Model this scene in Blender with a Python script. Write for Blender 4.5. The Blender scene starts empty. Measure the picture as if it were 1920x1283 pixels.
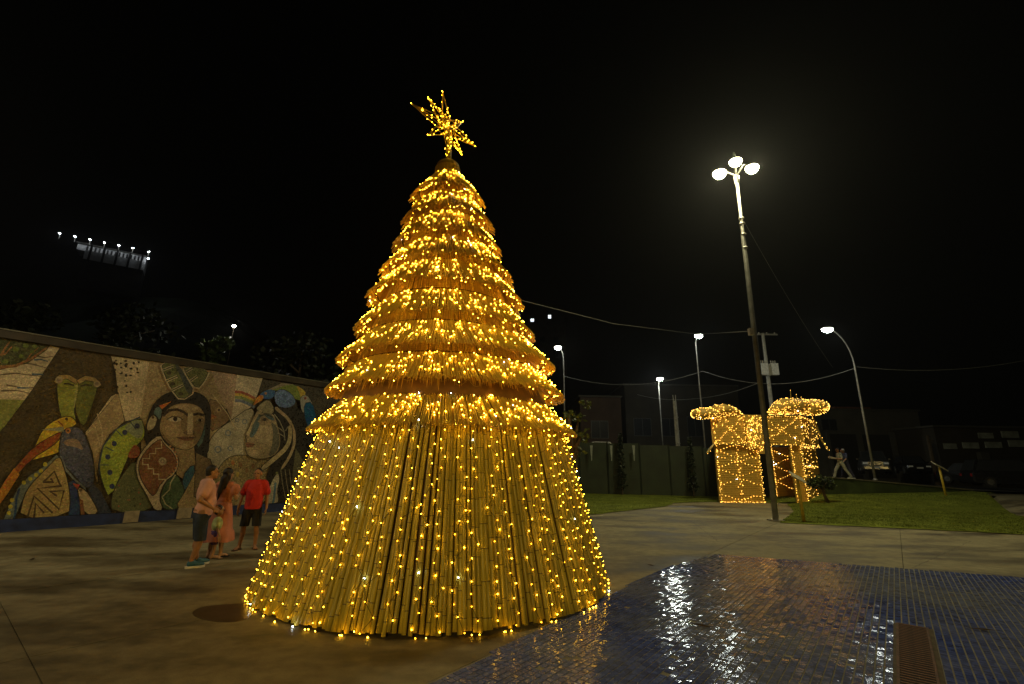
import bpy, bmesh, math, random
from mathutils import Vector, Matrix, Euler
import numpy as np

random.seed(7)
S = bpy.context.scene
C = S.collection
PI = math.pi

# ------------------------------------------------------------------ camera
F, W2, H2 = 860.0, 960.0, 641.5
PITCH = math.atan((870 - H2) / F)
ROLL = math.radians(0.8)
CAMH = 1.8
cam = bpy.data.cameras.new('camera')
cam.sensor_width = 36.0
cam.lens = 36.0 * F / 1920.0
cam.clip_start = 0.05
cam.clip_end = 2000
camo = bpy.data.objects.new('camera', cam)
camo.matrix_world = Matrix.Translation((0, 0, CAMH)) @ Matrix.Rotation(PI / 2 + PITCH, 4, 'X') @ Matrix.Rotation(ROLL, 4, 'Z')
C.objects.link(camo)
S.camera = camo

# ------------------------------------------------------------------ world (night sky)
w = bpy.data.worlds.new('World')
S.world = w
w.use_nodes = True
bg = w.node_tree.nodes['Background']
bg.inputs[0].default_value = (0.55, 0.6, 0.5, 1)
bg.inputs[1].default_value = 0.0006

# ------------------------------------------------------------------ exposure, sampling
S.view_settings.view_transform = 'Standard'
S.view_settings.look = 'None'
S.view_settings.exposure = 0.0
S.view_settings.gamma = 1.0
S.view_settings.use_curve_mapping = False
S.render.engine = 'CYCLES'
S.cycles.use_denoising = True
try:
    S.cycles.denoiser = 'OPENIMAGEDENOISE'
except Exception:
    pass
S.cycles.sample_clamp_indirect = 4.0
S.cycles.max_bounces = 6
S.cycles.use_light_tree = True

# ------------------------------------------------------------------ street lamps that stand outside the frame
def lamp(name, loc, power, color, radius=0.25):
    l = bpy.data.lights.new(name, 'SPOT')      # a cut-off luminaire: nothing goes above its own height
    l.energy = power
    l.spot_size = math.radians(176)
    l.spot_blend = 0.12
    l.color = color
    l.shadow_soft_size = radius
    o = bpy.data.objects.new(name, l)
    o.location = loc
    C.objects.link(o)
    return o
COOL = (1.0, 0.84, 0.52)
lamp('street_light', (-13.6, 5.6, 7.6), 850, COOL, .12)
lamp('street_light', (-1.0, -13.0, 6.5), 2700, (1.0, 0.71, 0.22))
LAMP_STRENGTH = 520.0      # big three headed mast
SMALL_LAMP = 80.0         # street lamps
BULB = 50.0

# ------------------------------------------------------------------ pixel <-> place helpers (used once, to find where things stand)
def ray(px, py):
    x, y = px - W2, py - H2
    c, s = math.cos(-ROLL), math.sin(-ROLL)
    x, y = c * x - s * y, s * x + c * y
    u = -y / F
    return Vector((x / F, math.cos(PITCH) - u * math.sin(PITCH), u * math.cos(PITCH) + math.sin(PITCH)))
def gnd(px, py, z=0.0):
    d = ray(px, py)
    return d * ((z - CAMH) / d.z) + Vector((0, 0, CAMH))
def aty(px, py, Y):
    d = ray(px, py)
    return d * (Y / d.y) + Vector((0, 0, CAMH))

# ------------------------------------------------------------------ materials
def new_mat(name):
    m = bpy.data.materials.new(name)
    m.use_nodes = True
    nt = m.node_tree
    b = nt.nodes['Principled BSDF']
    return m, nt, b
def N(nt, t, **kw):
    n = nt.nodes.new(t)
    for k, v in kw.items():
        if k in n.inputs:
            n.inputs[k].default_value = v
        else:
            setattr(n, k, v)
    return n
def rgb(c): return (c[0], c[1], c[2], 1)
def ramp(nt, fac, stops):
    r = nt.nodes.new('ShaderNodeValToRGB')
    e = r.color_ramp.elements
    e[0].position, e[0].color = stops[0][0], rgb(stops[0][1])
    e[1].position, e[1].color = stops[-1][0], rgb(stops[-1][1])
    for p, c in stops[1:-1]:
        k = e.new(p); k.color = rgb(c)
    nt.links.new(fac, r.inputs[0])
    return r.outputs[0]
def simple(name, col, rough=0.6, metal=0.0, var=0.25, scale=8.0, bump=0.15, bscale=60.0, objvar=0.0, coord='Object', spec=0.5, stretch=None):
    """procedural surface: base colour with noise in colour, roughness and relief"""
    m, nt, b = new_mat(name)
    tc = N(nt, 'ShaderNodeTexCoord')
    co = tc.outputs['Object']
    if coord == 'World':
        co = N(nt, 'ShaderNodeNewGeometry').outputs['Position']
    if stretch:
        mp = N(nt, 'ShaderNodeMapping'); mp.inputs['Scale'].default_value = stretch
        nt.links.new(co, mp.inputs[0]); co = mp.outputs[0]
    n = N(nt, 'ShaderNodeTexNoise', Scale=scale, Detail=5.0)
    nt.links.new(co, n.inputs['Vector'])
    lo = [max(0, c * (1 - var)) for c in col]; hi = [min(1, c * (1 + var)) for c in col]
    c = ramp(nt, n.outputs[0], [(0.3, lo), (0.7, hi)])
    if objvar:
        oi = N(nt, 'ShaderNodeObjectInfo')
        hs = N(nt, 'ShaderNodeHueSaturation')
        mr = N(nt, 'ShaderNodeMapRange'); mr.inputs[3].default_value = 1 - objvar; mr.inputs[4].default_value = 1 + objvar
        nt.links.new(oi.outputs['Random'], mr.inputs[0]); nt.links.new(mr.outputs[0], hs.inputs['Value'])
        nt.links.new(c, hs.inputs['Color']); c = hs.outputs[0]
    nt.links.new(c, b.inputs['Base Color'])
    b.inputs['Roughness'].default_value = rough
    b.inputs['Metallic'].default_value = metal
    b.inputs['Specular IOR Level'].default_value = spec
    if bump:
        n2 = N(nt, 'ShaderNodeTexNoise', Scale=bscale, Detail=4.0)
        nt.links.new(co, n2.inputs['Vector'])
        bp = N(nt, 'ShaderNodeBump', Strength=bump, Distance=0.02)
        nt.links.new(n2.outputs[0], bp.inputs['Height']); nt.links.new(bp.outputs[0], b.inputs['Normal'])
    return m
def emit(name, col, strength):
    m, nt, b = new_mat(name)
    b.inputs['Base Color'].default_value = rgb(col)
    b.inputs['Emission Color'].default_value = rgb(col)
    b.inputs['Emission Strength'].default_value = strength
    return m
def mosaic(name, col, rough=0.3, scale=22.0, var=0.45):
    """little glazed tesserae: cell colours, dark grout, slight relief"""
    m, nt, b = new_mat(name)
    co = N(nt, 'ShaderNodeTexCoord').outputs['Object']
    v = N(nt, 'ShaderNodeTexVoronoi', Scale=scale); v.feature = 'F1'
    e = N(nt, 'ShaderNodeTexVoronoi', Scale=scale); e.feature = 'DISTANCE_TO_EDGE'
    nt.links.new(co, v.inputs['Vector']); nt.links.new(co, e.inputs['Vector'])
    sp = N(nt, 'ShaderNodeSeparateColor'); nt.links.new(v.outputs['Color'], sp.inputs[0])
    mr = N(nt, 'ShaderNodeMapRange'); mr.inputs[3].default_value = 1.45 * (1 - var * .7); mr.inputs[4].default_value = 1.45 * (1 + var * .7)
    nt.links.new(sp.outputs[0], mr.inputs[0])
    hs = N(nt, 'ShaderNodeHueSaturation', Color=rgb(col))
    mh = N(nt, 'ShaderNodeMapRange'); mh.inputs[3].default_value = 0.47; mh.inputs[4].default_value = 0.53
    nt.links.new(sp.outputs[1], mh.inputs[0]); nt.links.new(mh.outputs[0], hs.inputs['Hue']); nt.links.new(mr.outputs[0], hs.inputs['Value'])
    big = N(nt, 'ShaderNodeTexNoise', Scale=1.6, Detail=3.0); nt.links.new(co, big.inputs['Vector'])
    mb = N(nt, 'ShaderNodeMix'); mb.data_type = 'RGBA'; mb.blend_type = 'MULTIPLY'; mb.inputs[0].default_value = 1.0
    nt.links.new(hs.outputs[0], mb.inputs[6]); nt.links.new(ramp(nt, big.outputs[0], [(0.3, (.6, .58, .55)), (0.7, (1.15, 1.12, 1.1))]), mb.inputs[7])
    g = N(nt, 'ShaderNodeMapRange'); g.inputs[1].default_value = 0.02; g.inputs[2].default_value = 0.07
    nt.links.new(e.outputs['Distance'], g.inputs[0])
    mx = N(nt, 'ShaderNodeMix'); mx.data_type = 'RGBA'
    nt.links.new(g.outputs[0], mx.inputs[0]); mx.inputs[6].default_value = rgb([c * 0.7 + 0.008 for c in col]); nt.links.new(mb.outputs[2], mx.inputs[7])
    nt.links.new(mx.outputs[2], b.inputs['Base Color'])
    mr2 = N(nt, 'ShaderNodeMapRange'); mr2.inputs[3].default_value = rough * 0.6; mr2.inputs[4].default_value = rough * 1.9
    nt.links.new(sp.outputs[2], mr2.inputs[0]); nt.links.new(mr2.outputs[0], b.inputs['Roughness'])
    bp = N(nt, 'ShaderNodeBump', Strength=0.5, Distance=0.01)
    nt.links.new(sp.outputs[1], bp.inputs['Height']); nt.links.new(bp.outputs[0], b.inputs['Normal'])
    return m

def bamboo_mat(name, a, b_, rough=0.42, objvar=0.22):
    m, nt, b = new_mat(name)
    tc = N(nt, 'ShaderNodeTexCoord')
    mp = N(nt, 'ShaderNodeMapping'); mp.inputs['Scale'].default_value = (30, 30, 2.2)
    nt.links.new(tc.outputs['Object'], mp.inputs[0])
    n = N(nt, 'ShaderNodeTexNoise', Scale=1.0, Detail=6.0)
    nt.links.new(mp.outputs[0], n.inputs['Vector'])
    oi = N(nt, 'ShaderNodeObjectInfo')
    ad = N(nt, 'ShaderNodeVectorMath'); nt.links.new(oi.outputs['Random'], ad.inputs[1]); nt.links.new(mp.outputs[0], ad.inputs[0])
    nt.links.new(ad.outputs[0], n.inputs['Vector'])
    c = ramp(nt, n.outputs[0], [(0.25, a), (0.75, b_)])
    hs = N(nt, 'ShaderNodeHueSaturation')
    mr = N(nt, 'ShaderNodeMapRange'); mr.inputs[3].default_value = 1 - objvar; mr.inputs[4].default_value = 1 + objvar
    nt.links.new(oi.outputs['Random'], mr.inputs[0]); nt.links.new(mr.outputs[0], hs.inputs['Value']); nt.links.new(c, hs.inputs['Color'])
    nt.links.new(hs.outputs[0], b.inputs['Base Color'])
    b.inputs['Roughness'].default_value = rough
    bp = N(nt, 'ShaderNodeBump', Strength=0.25, Distance=0.01)
    nt.links.new(n.outputs[0], bp.inputs['Height']); nt.links.new(bp.outputs[0], b.inputs['Normal'])
    return m

def concrete_mat():
    m, nt, b = new_mat('concrete_paving')
    pos = N(nt, 'ShaderNodeNewGeometry').outputs['Position']
    mp = N(nt, 'ShaderNodeMapping'); mp.inputs['Rotation'].default_value = (0, 0, 0.2); mp.inputs['Scale'].default_value = (0.42, 0.95, 1)
    nt.links.new(pos, mp.inputs[0])
    big = N(nt, 'ShaderNodeTexNoise', Scale=0.9, Detail=6.0, Roughness=0.62); nt.links.new(mp.outputs[0], big.inputs['Vector'])
    mid = N(nt, 'ShaderNodeTexNoise', Scale=5.5, Detail=6.0); nt.links.new(pos, mid.inputs['Vector'])
    fine = N(nt, 'ShaderNodeTexNoise', Scale=90.0, Detail=3.0); nt.links.new(pos, fine.inputs['Vector'])
    c1 = ramp(nt, big.outputs[0], [(0.36, (.075, .058, .03)), (0.45, (.16, .135, .075)), (0.52, (.255, .22, .125)), (0.66, (.33, .29, .17))])
    c2 = ramp(nt, mid.outputs[0], [(0.3, (.72, .70, .67)), (0.7, (1.1, 1.1, 1.1))])
    c3 = ramp(nt, fine.outputs[0], [(0.3, (.82, .82, .82)), (0.7, (1.1, 1.1, 1.1))])
    x = N(nt, 'ShaderNodeMix'); x.data_type = 'RGBA'; x.blend_type = 'MULTIPLY'; x.inputs[0].default_value = 1
    nt.links.new(c1, x.inputs[6]); nt.links.new(c2, x.inputs[7])
    y = N(nt, 'ShaderNodeMix'); y.data_type = 'RGBA'; y.blend_type = 'MULTIPLY'; y.inputs[0].default_value = 1
    nt.links.new(x.outputs[2], y.inputs[6]); nt.links.new(c3, y.inputs[7])
    # hairline cracks
    vo = N(nt, 'ShaderNodeTexVoronoi', Scale=0.16); vo.feature = 'DISTANCE_TO_EDGE'
    wob = N(nt, 'ShaderNodeMix'); wob.data_type = 'VECTOR'; wob.inputs[0].default_value = 0.12
    nt.links.new(pos, wob.inputs[4]); nt.links.new(mid.outputs['Color'], wob.inputs[5])
    nt.links.new(wob.outputs[1], vo.inputs['Vector'])
    cr = N(nt, 'ShaderNodeMapRange'); cr.inputs[1].default_value = 0.0005; cr.inputs[2].default_value = 0.002; cr.inputs[3].default_value = 0.5; cr.inputs[4].default_value = 1
    nt.links.new(vo.outputs['Distance'], cr.inputs[0])
    z = N(nt, 'ShaderNodeMix'); z.data_type = 'RGBA'; z.blend_type = 'MULTIPLY'; z.inputs[0].default_value = 1
    nt.links.new(y.outputs[2], z.inputs[6]); nt.links.new(cr.outputs[0], z.inputs[7])
    nt.links.new(z.outputs[2], b.inputs['Base Color'])
    rr = N(nt, 'ShaderNodeMapRange'); rr.inputs[1].default_value = 0.3; rr.inputs[2].default_value = 0.55; rr.inputs[3].default_value = 0.45; rr.inputs[4].default_value = 0.8
    nt.links.new(big.outputs[0], rr.inputs[0]); nt.links.new(rr.outputs[0], b.inputs['Roughness'])
    bp = N(nt, 'ShaderNodeBump', Strength=0.25, Distance=0.01); nt.links.new(fine.outputs[0], bp.inputs['Height'])
    nt.links.new(bp.outputs[0], b.inputs['Normal'])
    return m

def tile_mat():
    m, nt, b = new_mat('glazed_blue_tile')
    oi = N(nt, 'ShaderNodeObjectInfo')
    pos = N(nt, 'ShaderNodeNewGeometry').outputs['Position']
    vo = N(nt, 'ShaderNodeTexVoronoi', Scale=14.3); vo.feature = 'F1'; nt.links.new(pos, vo.inputs['Vector'])
    wn = N(nt, 'ShaderNodeTexWhiteNoise'); wn.noise_dimensions = '3D'; nt.links.new(vo.outputs['Position'], wn.inputs['Vector'])
    c = ramp(nt, wn.outputs['Value'], [(0.0, (.025, .045, .24)), (0.5, (.04, .08, .40)), (0.8, (.06, .11, .50)), (1.0, (.10, .14, .40))])
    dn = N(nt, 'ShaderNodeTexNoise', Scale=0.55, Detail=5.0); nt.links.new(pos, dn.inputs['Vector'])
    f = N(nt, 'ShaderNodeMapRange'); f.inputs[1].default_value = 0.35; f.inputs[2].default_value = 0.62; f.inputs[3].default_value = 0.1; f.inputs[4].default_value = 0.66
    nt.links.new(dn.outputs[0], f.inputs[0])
    x = N(nt, 'ShaderNodeMix'); x.data_type = 'RGBA'; nt.links.new(f.outputs[0], x.inputs[0]); nt.links.new(c, x.inputs[6]); x.inputs[7].default_value = (.25, .27, .31, 1)  # grey dust film, with the floor's grey sheen put into the colour too
    nt.links.new(x.outputs[2], b.inputs['Base Color'])
    rn = N(nt, 'ShaderNodeMapRange'); rn.inputs[3].default_value = 0.05; rn.inputs[4].default_value = 0.16
    nt.links.new(wn.outputs['Value'], rn.inputs[0]); nt.links.new(rn.outputs[0], b.inputs['Roughness'])
    n2 = N(nt, 'ShaderNodeTexNoise', Scale=38.0, Detail=2.0); nt.links.new(pos, n2.inputs['Vector'])
    bp = N(nt, 'ShaderNodeBump', Strength=0.12, Distance=0.01); nt.links.new(n2.outputs[0], bp.inputs['Height']); nt.links.new(bp.outputs[0], b.inputs['Normal'])
    return m

M = {}
M['concrete'] = concrete_mat()
M['joint'] = simple('joint_dirt', (.06, .05, .035), .9)
M['asphalt'] = simple('asphalt', (.05, .05, .048), .85, coord='World', scale=3)
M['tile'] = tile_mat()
M['mortar'] = simple('tile_mortar', (.2, .19, .14), .8, coord='World', scale=3, var=.4)
M['rust'] = simple('rusty_iron', (.10, .042, .015), .7, .3, var=.5, scale=14)
M['rust_light'] = simple('rust_stained_mortar', (.09, .065, .03), .85, var=.4, scale=9)
M['pit_shade'] = simple('drain_pit_shade', (.004, .003, .002), .9)
M['grass'] = simple('grass_blade', (.12, .15, .02), .7, var=.45, scale=1.3, coord='World', bump=0, spec=.2)
M['turf'] = simple('turf_soil', (.14, .165, .022), .95, var=.35, scale=1.2, coord='World', bump=.25, bscale=40, spec=.1)
M['bamboo'] = bamboo_mat('green_gold_bamboo', (.48, .37, .045), (.70, .54, .075))
M['node'] = bamboo_mat('bamboo_node', (.12, .075, .02), (.22, .15, .035))
M['reed'] = bamboo_mat('dry_reed', (.54, .405, .06), (.76, .57, .10), .36)
M['reed_dark'] = bamboo_mat('brown_reed', (.50, .31, .06), (.68, .45, .09), .5)
M['core'] = simple('dark_bamboo_core', (.16, .09, .03), .8)
M['cap'] = bamboo_mat('woven_cap', (.30, .25, .05), (.40, .33, .08), .6)
M['bulb'] = emit('warm_bulb', (1.0, 0.50, 0.022), BULB)
M['tier_bulb'] = emit('tier_bulb', (1.0, 0.47, 0.030), BULB * 1.8)
M['bulb_dim'] = emit('amber_bulb', (1.0, 0.42, 0.012), BULB * 0.45)
M['bulb_cool'] = emit('cool_bulb', (0.75, 0.85, 1.0), BULB * 0.9)
M['gift_bulb'] = emit('gift_bulb', (1.0, 0.54, 0.09), 9.5)
M['eave_wire'] = simple('eave_wire', (.34, .26, .08), .5, bump=0)
M['wire'] = simple('bulb_wire', (.05, .05, .02), .6, bump=0)
M['lens'] = emit('lamp_lens_big', (1.0, 0.91, 0.52), LAMP_STRENGTH)
M['lens_small'] = emit('lamp_lens_small', (0.92, 1.0, 0.92), SMALL_LAMP)
M['lens_road'] = emit('lamp_lens_road', (0.92, 1.0, 0.9), 300.0)
M['lens_far'] = emit('lamp_lens_far', (0.85, 0.92, 1.0), 75.0)
M['steel'] = simple('galvanised_steel', (.30, .29, .26), .5, .55, scale=4)
M['steel_dark'] = simple('weathered_mast', (.24, .235, .205), .55, .4, scale=4)
M['utility'] = simple('concrete_post', (.32, .31, .27), .85, scale=6)
M['cable'] = simple('cable', (.22, .22, .2), .6, bump=0)
M['white_box'] = simple('painted_metal_white', (.55, .55, .52), .5)
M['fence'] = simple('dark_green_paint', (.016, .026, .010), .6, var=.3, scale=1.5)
M['fence_post'] = simple('pale_post', (.22, .24, .2), .7)
M['seam'] = simple('dark_seam', (.012, .018, .008), .7)
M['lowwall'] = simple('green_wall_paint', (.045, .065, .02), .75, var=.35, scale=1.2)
M['coping'] = simple('coping_concrete', (.15, .14, .10), .8, scale=3)
M['reedmat'] = bamboo_mat('gift_reed_mat', (.54, .33, .05), (.72, .46, .08), .6, .15)
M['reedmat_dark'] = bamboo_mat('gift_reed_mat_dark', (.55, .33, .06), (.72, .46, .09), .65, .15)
M['gold'] = simple('gold_frame', (.40, .28, .06), .45, .3)
M['yellow'] = simple('yellow_paint', (.55, .40, .04), .5)
M['plate'] = simple('pale_plate', (.45, .40, .25), .5)
M['leaf_dark'] = simple('leaf_dark', (.014, .022, .006), .6, var=.5, scale=3, bump=0, coord='World')
M['leaf_mid'] = simple('leaf_mid', (.075, .11, .025), .55, var=.5, scale=3, bump=0, coord='World')
M['bark'] = simple('bark', (.09, .065, .04), .9, bump=.6, bscale=30)
M['hill'] = simple('hill_scrub', (.03, .04, .018), .95, coord='World', scale=.2)
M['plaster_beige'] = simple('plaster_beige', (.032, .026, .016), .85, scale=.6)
M['plaster_grey'] = simple('plaster_grey', (.06, .056, .045), .85, scale=.6)
M['plaster_white'] = simple('plaster_white', (.5, .5, .48), .8, scale=.8)
M['dark_hole'] = simple('dark_interior', (.015, .014, .012), .9)
M['glass'] = simple('dark_glass', (.02, .022, .025), .3, bump=0, spec=.25)
M['frame'] = simple('window_frame', (.05, .05, .045), .5)
M['roof_tile'] = simple('clay_roof', (.14, .05, .025), .85, scale=5)
M['signboard'] = simple('faded_signboard', (.26, .28, .24), .6, var=.35, scale=2)
M['lit_window'] = emit('lit_window', (0.85, 0.95, 1.0), 2.2)
M['car_black'] = simple('car_black', (.012, .012, .014), .25, bump=0)
M['car_grey'] = simple('car_grey', (.05, .05, .052), .3, .4, bump=0)
M['tyre'] = simple('tyre', (.015, .015, .015), .85)
M['chrome'] = simple('chrome', (.6, .6, .6), .2, .9, bump=0)
M['headlight'] = simple('headlight_glass', (.7, .72, .75), .08, bump=0)
M['tail'] = simple('tail_light', (.3, .02, .02), .2, bump=0)
M['skin'] = simple('skin_tan', (.34, .17, .085), .55, var=.1, bump=.05)
M['skin2'] = simple('skin_light', (.42, .24, .14), .55, var=.1, bump=.05)
M['hair'] = simple('hair_black', (.012, .009, .007), .45, bump=.5, bscale=120)
M['hair_grey'] = simple('hair_white', (.5, .48, .44), .6, bump=.4, bscale=120)
M['pink'] = simple('cloth_pink', (.62, .33, .27), .85, var=.12, scale=5, bump=.35, bscale=14)
M['red'] = simple('cloth_red', (.52, .022, .018), .8, var=.12, scale=5, bump=.35, bscale=14)
M['black'] = simple('cloth_black', (.012, .012, .014), .85, bump=.35, bscale=14)
M['denim'] = simple('denim', (.022, .033, .06), .85, var=.5, scale=7, bump=.35, bscale=18)
M['salmon'] = simple('cloth_salmon', (.50, .19, .125), .85, var=.15, scale=6, bump=.4, bscale=16)
M['teal'] = simple('shoe_teal', (.03, .12, .19), .6)
M['sole'] = simple('white_sole', (.65, .65, .62), .6)
M['strap'] = simple('sandal_brown', (.06, .03, .02), .6)
M['greyshirt'] = simple('cloth_grey', (.24, .255, .2), .85, bump=.35, bscale=14)
M['khaki'] = simple('cloth_pale_khaki', (.29, .30, .25), .85, bump=.35, bscale=14)
M['blueshirt'] = simple('cloth_blue', (.07, .08, .16), .85, bump=.35, bscale=14)
M['navy'] = simple('cloth_navy', (.03, .03, .06), .85)
M['paper'] = simple('white_paper', (.7, .7, .66), .6, bump=0)
M['childshirt'] = simple('cloth_lime', (.45, .5, .2), .85, var=.5, scale=9)
M['purple'] = simple('cloth_purple', (.10, .05, .2), .85)
M['eye'] = simple('eye_dark', (.02, .015, .012), .2, bump=0)
M['lip'] = simple('lip', (.25, .07, .05), .5, bump=0)
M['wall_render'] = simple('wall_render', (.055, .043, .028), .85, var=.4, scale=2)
M['blue_base'] = simple('blue_base_paint', (.02, .035, .12), .6, var=.4, scale=4)
M['tan_block'] = simple('tan_block', (.32, .26, .17), .8)
M['debris'] = simple('dry_leaf', (.05, .03, .015), .9, bump=0)
def puddle_mat():
    m, nt, b = new_mat('puddle_water')
    b.inputs['Base Color'].default_value = (.072, .056, .032, 1)
    b.inputs['IOR'].default_value = 1.33; b.inputs['Specular IOR Level'].default_value = .3
    pos = N(nt, 'ShaderNodeNewGeometry').outputs['Position']
    n = N(nt, 'ShaderNodeTexNoise', Scale=3.0); nt.links.new(pos, n.inputs['Vector'])
    r = N(nt, 'ShaderNodeMapRange'); r.inputs[3].default_value = .2; r.inputs[4].default_value = .5
    nt.links.new(n.outputs[0], r.inputs[0]); nt.links.new(r.outputs[0], b.inputs['Roughness'])
    return m
M['puddle'] = puddle_mat()

# ------------------------------------------------------------------ mesh builder
def world_off(o):
    v = Vector((0, 0, 0))
    while o is not None:
        v += o.location; o = o.parent
    return v
class MB:
    def __init__(self):
        self.v = []; self.f = []; self.mi = []
    def add(self, vs, fs, mi=0):
        k = len(self.v)
        self.v.extend([tuple(p) for p in vs]); self.f.extend([tuple(i + k for i in f) for f in fs]); self.mi.extend([mi] * len(fs))
    def box(self, c, s, rot=None, mi=0):
        hx, hy, hz = s[0] / 2, s[1] / 2, s[2] / 2
        vs = [Vector((x, y, z)) for x in (-hx, hx) for y in (-hy, hy) for z in (-hz, hz)]
        if rot is not None:
            vs = [rot @ p for p in vs]
        c = Vector(c)
        self.add([p + c for p in vs], [(0, 1, 3, 2), (4, 6, 7, 5), (0, 4, 5, 1), (2, 3, 7, 6), (0, 2, 6, 4), (1, 5, 7, 3)], mi)
    def bar(self, a, b, w_, h_, up=Vector((0, 0, 1)), mi=0):
        a, b = Vector(a), Vector(b); d = (b - a)
        L = d.length; d.normalize()
        s = d.cross(up)
        if s.length < 1e-4: s = d.cross(Vector((1, 0, 0)))
        s.normalize(); u = s.cross(d)
        R = Matrix((d, s, u)).transposed()
        self.box((a + b) / 2, (L, w_, h_), R, mi)
    def tube(self, pts, radii, n=8, cap=True, mi=0, flat=None):
        pts = [Vector(p) for p in pts]
        if not hasattr(radii, '__len__'): radii = [radii] * len(pts)
        vs = []; fs = []
        d0 = (pts[1] - pts[0]).normalized()
        ref = Vector((0, 0, 1)) if abs(d0.z) < 0.9 else Vector((0, 1, 0))
        s = d0.cross(ref).normalized()
        for i, p in enumerate(pts):
            if i == 0: d = pts[1] - pts[0]
            elif i == len(pts) - 1: d = pts[-1] - pts[-2]
            else: d = pts[i + 1] - pts[i - 1]
            d.normalize()
            s = (s - d * s.dot(d)).normalized(); u = d.cross(s)
            for k in range(n):
                a = 2 * PI * k / n
                q = s * (math.cos(a) * radii[i]) + u * (math.sin(a) * radii[i] * (flat or 1))
                vs.append(p + q)
        for i in range(len(pts) - 1):
            for k in range(n):
                a, b = i * n + k, i * n + (k + 1) % n
                fs.append((a, b, b + n, a + n))
        if cap:
            fs.append(tuple(range(n - 1, -1, -1))); fs.append(tuple(range((len(pts) - 1) * n, len(pts) * n)))
        self.add(vs, fs, mi)
    def lathe(self, c, prof, n=24, mi=0, cap=True):
        c = Vector(c); vs = []; fs = []
        for r, z in prof:
            for k in range(n):
                a = 2 * PI * k / n
                vs.append(c + Vector((r * math.cos(a), r * math.sin(a), z)))
        for i in range(len(prof) - 1):
            for k in range(n):
                a, b = i * n + k, i * n + (k + 1) % n
                fs.append((a, b, b + n, a + n))
        if cap:
            fs.append(tuple(range(n - 1, -1, -1))); fs.append(tuple(range((len(prof) - 1) * n, len(prof) * n)))
        self.add(vs, fs, mi)
    def ball(self, c, r, n=10, m=6, mi=0, rot=None):
        if not hasattr(r, '__len__'): r = (r, r, r)
        c = Vector(c); vs = []; fs = []
        for i in range(m + 1):
            t = PI * i / m
            for k in range(n):
                a = 2 * PI * k / n
                p = Vector((r[0] * math.sin(t) * math.cos(a), r[1] * math.sin(t) * math.sin(a), r[2] * math.cos(t)))
                if rot is not None: p = rot @ p
                vs.append(c + p)
        for i in range(m):
            for k in range(n):
                a, b = i * n + k, i * n + (k + 1) % n
                fs.append((a, a + n, b + n, b))
        self.add(vs, fs, mi)
    def octa(self, c, r, mi=0):
        c = Vector(c)
        vs = [c + Vector(d) * r for d in ((1, 0, 0), (-1, 0, 0), (0, 1, 0), (0, -1, 0), (0, 0, 1), (0, 0, -1))]
        self.add(vs, [(0, 2, 4), (2, 1, 4), (1, 3, 4), (3, 0, 4), (2, 0, 5), (1, 2, 5), (3, 1, 5), (0, 3, 5)], mi)
    def prism(self, poly, z0, z1, mi=0):
        n = len(poly)
        a = sum(poly[i][0] * poly[(i + 1) % n][1] - poly[(i + 1) % n][0] * poly[i][1] for i in range(n))
        if a < 0: poly = poly[::-1]
        vs = [(p[0], p[1], z0) for p in poly] + [(p[0], p[1], z1) for p in poly]
        fs = [tuple(range(n - 1, -1, -1)), tuple(range(n, 2 * n))] + [(i, (i + 1) % n, n + (i + 1) % n, n + i) for i in range(n)]
        self.add(vs, fs, mi)
    def mesh(self, name, mats, off=None, smooth=False):
        me = bpy.data.meshes.new(name)
        vs = self.v if off is None else [(p[0] - off[0], p[1] - off[1], p[2] - off[2]) for p in self.v]
        me.from_pydata(vs, [], self.f)
        for m in (mats if isinstance(mats, (list, tuple)) else [mats]):
            me.materials.append(m)
        if any(self.mi): me.polygons.foreach_set('material_index', self.mi)
        if smooth: me.polygons.foreach_set('use_smooth', [True] * len(me.polygons))
        me.update()
        return me
    def build(self, name, mats, parent=None, smooth=False, local=False):
        off = None if (parent is None or local) else world_off(parent)
        return link(name, self.mesh(name, mats, off, smooth), parent)
def link(name, me, parent=None):
    o = bpy.data.objects.new(name, me)
    C.objects.link(o)
    if parent is not None: o.parent = parent
    return o
def tag(o, label, cat, group=None):
    o['label'] = label; o['category'] = cat
    if group: o['group'] = group
    return o
def thing(name, label, cat, loc=(0, 0, 0), rz=0.0, group=None):
    o = bpy.data.objects.new(name, None)
    C.objects.link(o); o.location = loc; o.rotation_euler = (0, 0, rz)
    o.empty_display_size = 0.2
    return tag(o, label, cat, group)
def structure(o):
    o['kind'] = 'structure'; return o
def stuff(o):
    o['kind'] = 'stuff'; return o
def chaikin(p, it=1):
    for _ in range(it):
        q = []
        for i in range(len(p)):
            a, b = p[i], p[(i + 1) % len(p)]
            q.append((a[0] * .75 + b[0] * .25, a[1] * .75 + b[1] * .25)); q.append((a[0] * .25 + b[0] * .75, a[1] * .25 + b[1] * .75))
        p = q
    return p
def inside(x, y, poly):
    r = False; n = len(poly); j = n - 1
    for i in range(n):
        xi, yi = poly[i][0], poly[i][1]; xj, yj = poly[j][0], poly[j][1]
        if (yi > y) != (yj > y) and x < (xj - xi) * (y - yi) / (yj - yi) + xi: r = not r
        j = i
    return r
def smoothstep(t):
    t = max(0.0, min(1.0, t)); return t * t * (3 - 2 * t)

# ================================================================== SETTING
g = MB(); g.box((0, 200, -0.52), (1600, 1600, 0.4)); structure(g.build('ground', M['asphalt']))

GD = Vector((0.629, 0.777, 0)).normalized()      # paving and tile rows run this way
GE = Vector((GD.y, -GD.x, 0))
def grid(a, b, z=0.0): return GD * a + GE * b + Vector((0, 0, z))

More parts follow.
